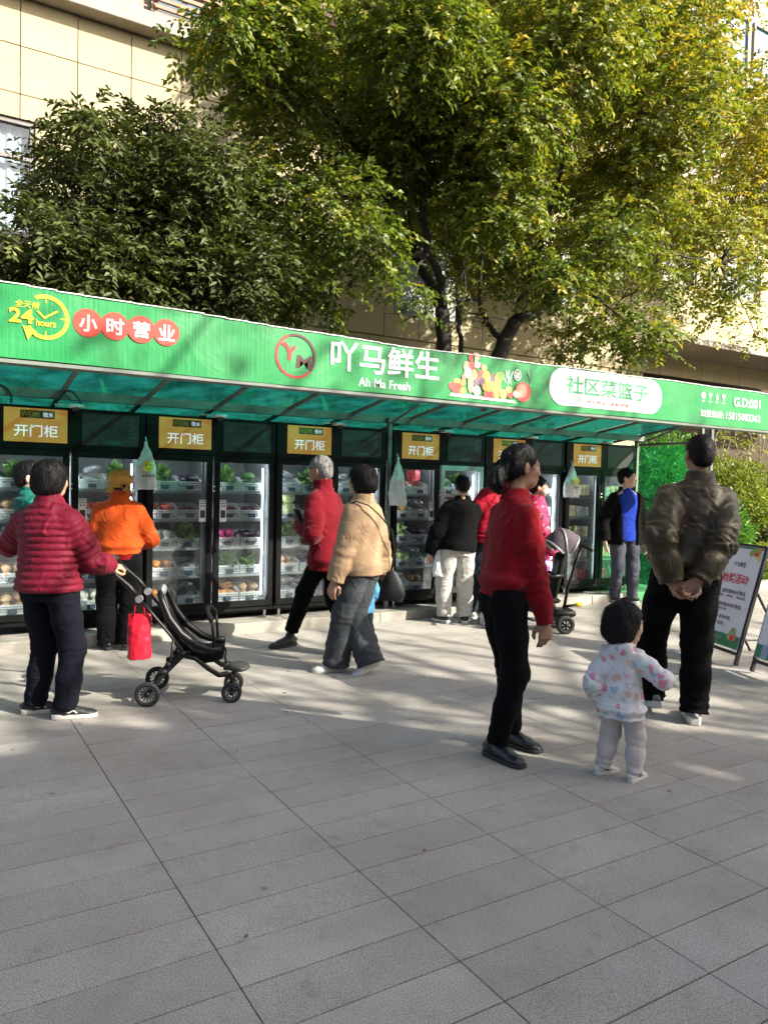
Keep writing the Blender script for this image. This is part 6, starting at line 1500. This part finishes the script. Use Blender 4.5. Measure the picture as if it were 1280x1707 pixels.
# arched canopy: four folded ribs with cloth
V, F = [], []; nu, nv = 9, 13
for i in range(nu):
    a = R(30+ i*105/(nu-1)); 
    for j in range(nv):
        b = math.pi*j/(nv-1); rad = .185; yy = -math.cos(b)*.165; hgt = math.sin(b)**.6
        V.append((.02+math.cos(a)*rad*1.05*(.25+.75*hgt)-.02, yy, .80+math.sin(a)*rad*1.25*hgt-.03))
for i in range(nu-1):
    for j in range(nv-1): a = i*nv+j; F.append((a, a+1, a+nv+1, a+nv))
link('canopy', np_mesh('canopy', V, F, True, mat('canopy_cloth', (.060, .045, .055), .8, var=.3, bump=.2)), None, tc_)
for i in (0, 4, 8): MB().tube(V[i*nv:(i+1)*nv], .011, 6).build('canopy_rib', M_RIM, tc_, True)
MB().tube([(-.02, 0, .12), (-.06, 0, .40), (-.13, 0, .66), (-.19, 0, .84)], .016, 8).build('push_pole', M_FRM, tc_, True)
MB().tube([(-.18, -.12, .90), (-.20, -.05, .86), (-.19, 0, .84), (-.22, .05, .82), (-.26, .12, .80)], .014, 8).build('push_handle', M_FRM, tc_, True)
MB().box((-.02, 0, .185), (.20, .22, .07), bev=.02).build('rear_basket', M_PLAS, tc_, True)
MB().tube([(.30, -.14, .13), (.36, -.10, .14), (.36, .10, .14), (.30, .14, .13)], .014, 8).build('footrest', M_PLAS, tc_, True)
MB().ball((.27, -.06, .36), (.07, .06, .075), 12, 8).build('brown_cushion', mat('brown_cushion', (.14, .075, .045), .8, bump=.3), tc_, True)
MB().tube([(-.02, 0, .24), (-.16, .02, .262)], .014, 8).build('parent_bar', M_PLAS, tc_, True)
MB().ball((-.17, .02, .264), (.045, .024, .024), 10, 6).build('yellow_cap', mat('yellow_plastic', (.75, .55, .03), .4), tc_, True)

# advert boards
M_POST = mat('poster_white', (.76, .75, .78), .5, var=.03); M_POSTG = mat('poster_green', (.02, .20, .085), .5); M_PRED = mat('poster_red', (.62, .03, .08), .5)
def board(label, foot, along, n, width, hgt, lean, txt=True):
    """standing frame: foot = ground point of its right leg as seen, along = unit vector to the other leg, n = facing"""
    b = empty('advert_board', (foot[0], foot[1], 0)); tag(b, label, 'board', 'advert boards on the plaza')
    A = Vector((along[0], along[1], 0)); Nn = Vector((n[0], n[1], 0)); L = math.sqrt(hgt*hgt+lean*lean); U = (Vector((0, 0, hgt))-Nn*lean).normalized()
    X = -A; Yb = U.cross(X)      # X to the viewer's right, U up the board, Yb away from the viewer
    M = Matrix((( X.x, Yb.x, U.x, 0), (X.y, Yb.y, U.y, 0), (X.z, Yb.z, U.z, 0), (0, 0, 0, 1)))
    def p(name, mb, m, loc=(0, 0, 0)): 
        o = mb.build(name, m, b); o.matrix_local = M @ Matrix.Translation(loc); return o
    def pm(name, me, loc, par=None): o = link(name, me, None, b); o.matrix_local = M @ Matrix.Translation(loc); return o
    w = width
    for x in (-w, 0): p('leg', MB().box((x, 0, L/2+.01), (.028, .028, L+.0), bev=.004), M_BLACKTUBE)
    p('rail', MB().box((-w/2, 0, L), (w-.03, .026, .026)), M_BLACKTUBE); p('rail', MB().box((-w/2, 0, .10), (w-.03, .026, .026)), M_BLACKTUBE)
    ps = p('poster', MB().box((-w/2, -.019, L*.56), (w-.015, .006, L*.86)), M_POST); ps['label'] = 'white poster with green bands'
    p('green_band', MB().box((-w/2, -.0245, L*.13+.055), (w-.015, .003, .10)), M_POSTG); p('green_band', MB().box((-w/2, -.0245, L*.985-.006), (w-.015, .003, .016)), M_POSTG)
    for x in (-w, 0):
        q0 = Vector((x, .02, L*.62)); wp = M @ q0; gp = Vector((wp.x, wp.y, 0)) - Nn*.34
        o = MB().tube([wp, gp+Vector((0, 0, .008))], .011, 6).build('strut', M_BLACKTUBE, b)
    a_ = M @ Vector((0, 0, .22)); c_ = a_-Nn*.30; o = MB().tube([a_, Vector((c_.x, c_.y, a_.z))], .008, 6).build('cross_bar', M_BLACKTUBE, b)
    if txt:
        y = -.026
        T = lambda s_, wd, h_, m_, x, z, bo=.01: pm('lettering', text_mesh('lettering', s_, .05, bo, 0, m_, width=wd, height=h_), (x, y, z))
        T('吖马鲜生', .15, .042, M_INK, -w/2+.02, L*.83); T('抽奖活动', .34, .085, M_PRED, -w/2, L*.705, .02)
        T('送价值88.8元物品', .30, .036, M_INK, -w/2+.03, L*.59); T('一瓶酱油、一瓶料酒、一瓶洗衣液。', .40, .022, M_INK, -w/2, L*.55)
        T('送价值58.8元物品', .30, .036, M_INK, -w/2+.02, L*.475); T('一瓶洗衣液。', .15, .022, M_INK, -w/2-.07, L*.435)
        T('送一瓶洗衣液,', .22, .034, M_INK, -w/2-.03, L*.365); T('一包餐盒。', .15, .034, M_INK, -w/2-.06, L*.315)
        T('社区菜篮子', .17, .03, M_WHITE, -w/2-.05, L*.13+.06)
        lf = 0
        for (x, z, a, b_, c) in ((-.03, .965, .03, .03, ORG), (-.08, .955, .04, .03, GRN), (-.05, .93, .035, .022, RED_), (-.11, .935, .035, .03, GRN), (-.02, .90, .02, .03, YLW), (-w+.05, .96, .05, .03, ORG), (-w+.10, .965, .04, .025, RED_), (-.09, .235, .045, .05, GRN), (-.06, .225, .035, .035, ORG), (-.11, .225, .035, .035, TAN), (-.085, .27, .03, .035, GRN), (-.08, .215, .03, .025, RED_), (-w+.14, .97, .03, .02, GRN)):
            pm('printed_fruit', disc(a*.9, mat('fruit_%d_%d_%d' % tuple(int(q*100) for q in c), c, .5, var=.22, scale=26), 'printed_fruit', 14, b_*.9), (x-.02, y-.0006-lf, z*L)); lf += .0002
    else:
        y = -.026
        pm('lettering', text_mesh('lettering', '社区菜篮子', .05, .01, 0, M_WHITE, width=.2, height=.035), (-w+.26, y, L*.13+.05)); p('blue_patch', MB().box((-w+.11, y, L*.13+.06), (.07, .001, .10)), mat('blue_patch', (.28, .36, .55), .5))
        pm('lettering', text_mesh('lettering', '抽奖活动', .05, .02, 0, M_PRED, width=.3, height=.07), (-w/2, y, L*.36)); pm('lettering', text_mesh('lettering', '吖马鲜生', .05, .01, 0, M_INK, width=.2, height=.05), (-w/2, y, L*.8))
    return b
al = (.356, .934); nn_ = (-.934, .356)
board('advert board with red headline standing behind the man in olive', (5.576, 3.697), al, nn_, .52, .95, .25)
board('advert board cut off by the right edge of the picture', (5.33, 3.045), al, nn_, .50, .95, .25, False)

# plastic bags
M_FILM = glassmat('white_film', (.62, .64, .64), .25, 1.0, .55, (.72, .75, .75), milky=True)
M_FILM2 = mat('white_film_body', (.62, .66, .66), .45, var=.12, scale=14)
def plastic_bag(label, loc, w, h, face=True, seed=1, fill=None, rz=0):
    b = empty('plastic_bag', loc, rz); tag(b, label, 'plastic bag', 'plastic carrier bags')
    def fn(P):
        d = sd_loft(P, [(0, 0, -h), (0, 0, -h*.85), (0, 0, -h*.55), (0, 0, -h*.25), (0, 0, -h*.10), (0, 0, -.01), (0, 0, 0)], [w*.46, w*.5, w*.44, w*.24, w*.10, .014, .02], [.055, .06, .05, .03, .02, .011, .016], (1, 0, 0), .006, 2)
        return d-.010*vnoise(P, (26, 26, 9), seed)*np.clip(-P[:, 2]/h*2, .2, 1)-.005*vnoise(P, (50, 50, 22), seed+3)
    V, F = surfnet(fn, (-w*.7, -.1, -h-.03), (w*.7, .1, .03), .0065); link('film', np_mesh('film', V, F, True, M_FILM2), None, b)
    MB().tube([(0, 0, .0), (0, .01, .03), (0, .03, .045)], .006, 6).build('knot', M_FILM2, b, True)
    if face:
        pad = link('smile_print', disc(.045, mat('smile_yellow', (.72, .60, .05), .5), 'smile_print', 24), None, b, (0, -.078, -h*.52))
        for x in (-.016, .016): link('smile_eye', disc(.006, M_INK, 'smile_eye', 12, .009), None, pad, (x, -.001, .012))
        link('smile_mouth', arc(.020, .026, 200, 340, M_INK, 'smile_mouth', 14), None, pad, (0, -.001, .004))
        link('lettering', text_mesh('lettering', '谢谢惠顾', .02, .01, 0, M_INK, width=.11, height=.022), None, b, (0, -.080, -h*.72))
    if fill: MB().ball((0, -.005, -h*.8), (w*.35, .058, h*.16), 12, 8).build('contents', fill, b, True)
    return b
plastic_bag('white smiley carrier bag hung between the first two cabinets', (1.70, 6.70, 1.70), .19, .40, True, 1)
plastic_bag('white carrier bag hung on the middle post', (4.262, 6.70, 1.66), .20, .48, False, 5)
plastic_bag('white smiley carrier bag hung left of the last cabinet', (6.74, 6.70, 1.68), .23, .39, True, 9)
hb = atd(733, 893, 7.75)
plastic_bag('plastic bag with pink contents held by the woman in black', tuple(hb), .13, .40, False, 13, mat('pink_meat', (.55, .12, .14), .5))
pb = atd(903, 935, 7.9); b = empty('purple_bag', tuple(pb), R(-30)); tag(b, 'purple carrier bag held by the person in pink', 'bag')
MB().box((0, 0, -.09), (.16, .06, .20), bev=.01).build('bag_body', mat('purple_film', (.20, .06, .34), .4, var=.3, scale=20), b, True)
for y in (-.015, .015): MB().tube([(-.04, y, .01), (-.03, y, .06), (.03, y, .06), (.04, y, .01)], .004, 6).build('handle', mat('purple_film', (.2, .06, .34)), b, True)

# cameras above the cabinets, loops of cable
M_CAMW = mat('camera_white', (.55, .56, .56), .45); M_CAMD = mat('camera_dome', (.012, .012, .014), .15)
camn = ['above the first cabinet', 'above the second cabinet', 'above the third cabinet', 'above the fourth cabinet', 'above the fifth cabinet', 'above the last cabinet']
for i, ux in enumerate(UNITS):
    c = empty('dome_camera', (ux+.635, 6.72, 1.958)); tag(c, 'small white security camera '+camn[i], 'camera', 'security cameras above the cabinets')
    MB().box((0, 0, .012), (.115, .085, .032), bev=.008).build('housing', M_CAMW, c, True); MB().ball((0, -.005, -.006), (.036, .036, .030), 14, 8).build('dome', M_CAMD, c, True)
    MB().box((0, .07, .005), (.05, .07, .012)).build('bracket', M_CAMW, c); MB().cyl((-.09, .02, .018), (-.16, .03, .016), .006, seg=6).build('lead', M_CAMW, c)
for k, (a, b_, h) in enumerate((((.52, 6.85, 2.13), (.66, 6.78, 1.965), .02), ((.98, 6.78, 1.965), (1.20, 6.78, 1.97), .13))):
    pts = [Vector(a).lerp(Vector(b_), t)+Vector((.05*math.sin(math.pi*t) if k == 0 else 0, 0, h*math.sin(math.pi*t))) for t in np.linspace(0, 1, 15)]
    o = MB().tube(pts, .009, 7).build('cable', mat('cable_black', (.012, .012, .012), .5), None, True); tag(o, ['black cable looping down at the left edge under the roof', 'black cable loop on top of the first cabinet'][k], 'cable')
# leaf litter and crumbs on the paving
lr = random.Random(4)
M_LIT = leafmat('fallen_leaf', [(0, (.10, .06, .03)), (1, (.22, .14, .05))], .1)
for k in range(14):
    x = lr.uniform(.3, 6.0); y = lr.uniform(1.9, 6.2)
    me = leaf_mesh('fallen_leaf', np.array([[0, 0, .003]]), np.array([[1., 0, .1]]), np.array([[0, 0, 1.]]), np.array([lr.uniform(.02, .04)]), np.array([.014]), np.array([lr.random()]), M_LIT)
    o = link('fallen_leaf', me, None, None, (x, y, 0), (0, 0, lr.uniform(0, 6.28))); tag(o, 'small dry leaf lying on the grey paving', 'leaf', 'dry leaves on the paving')
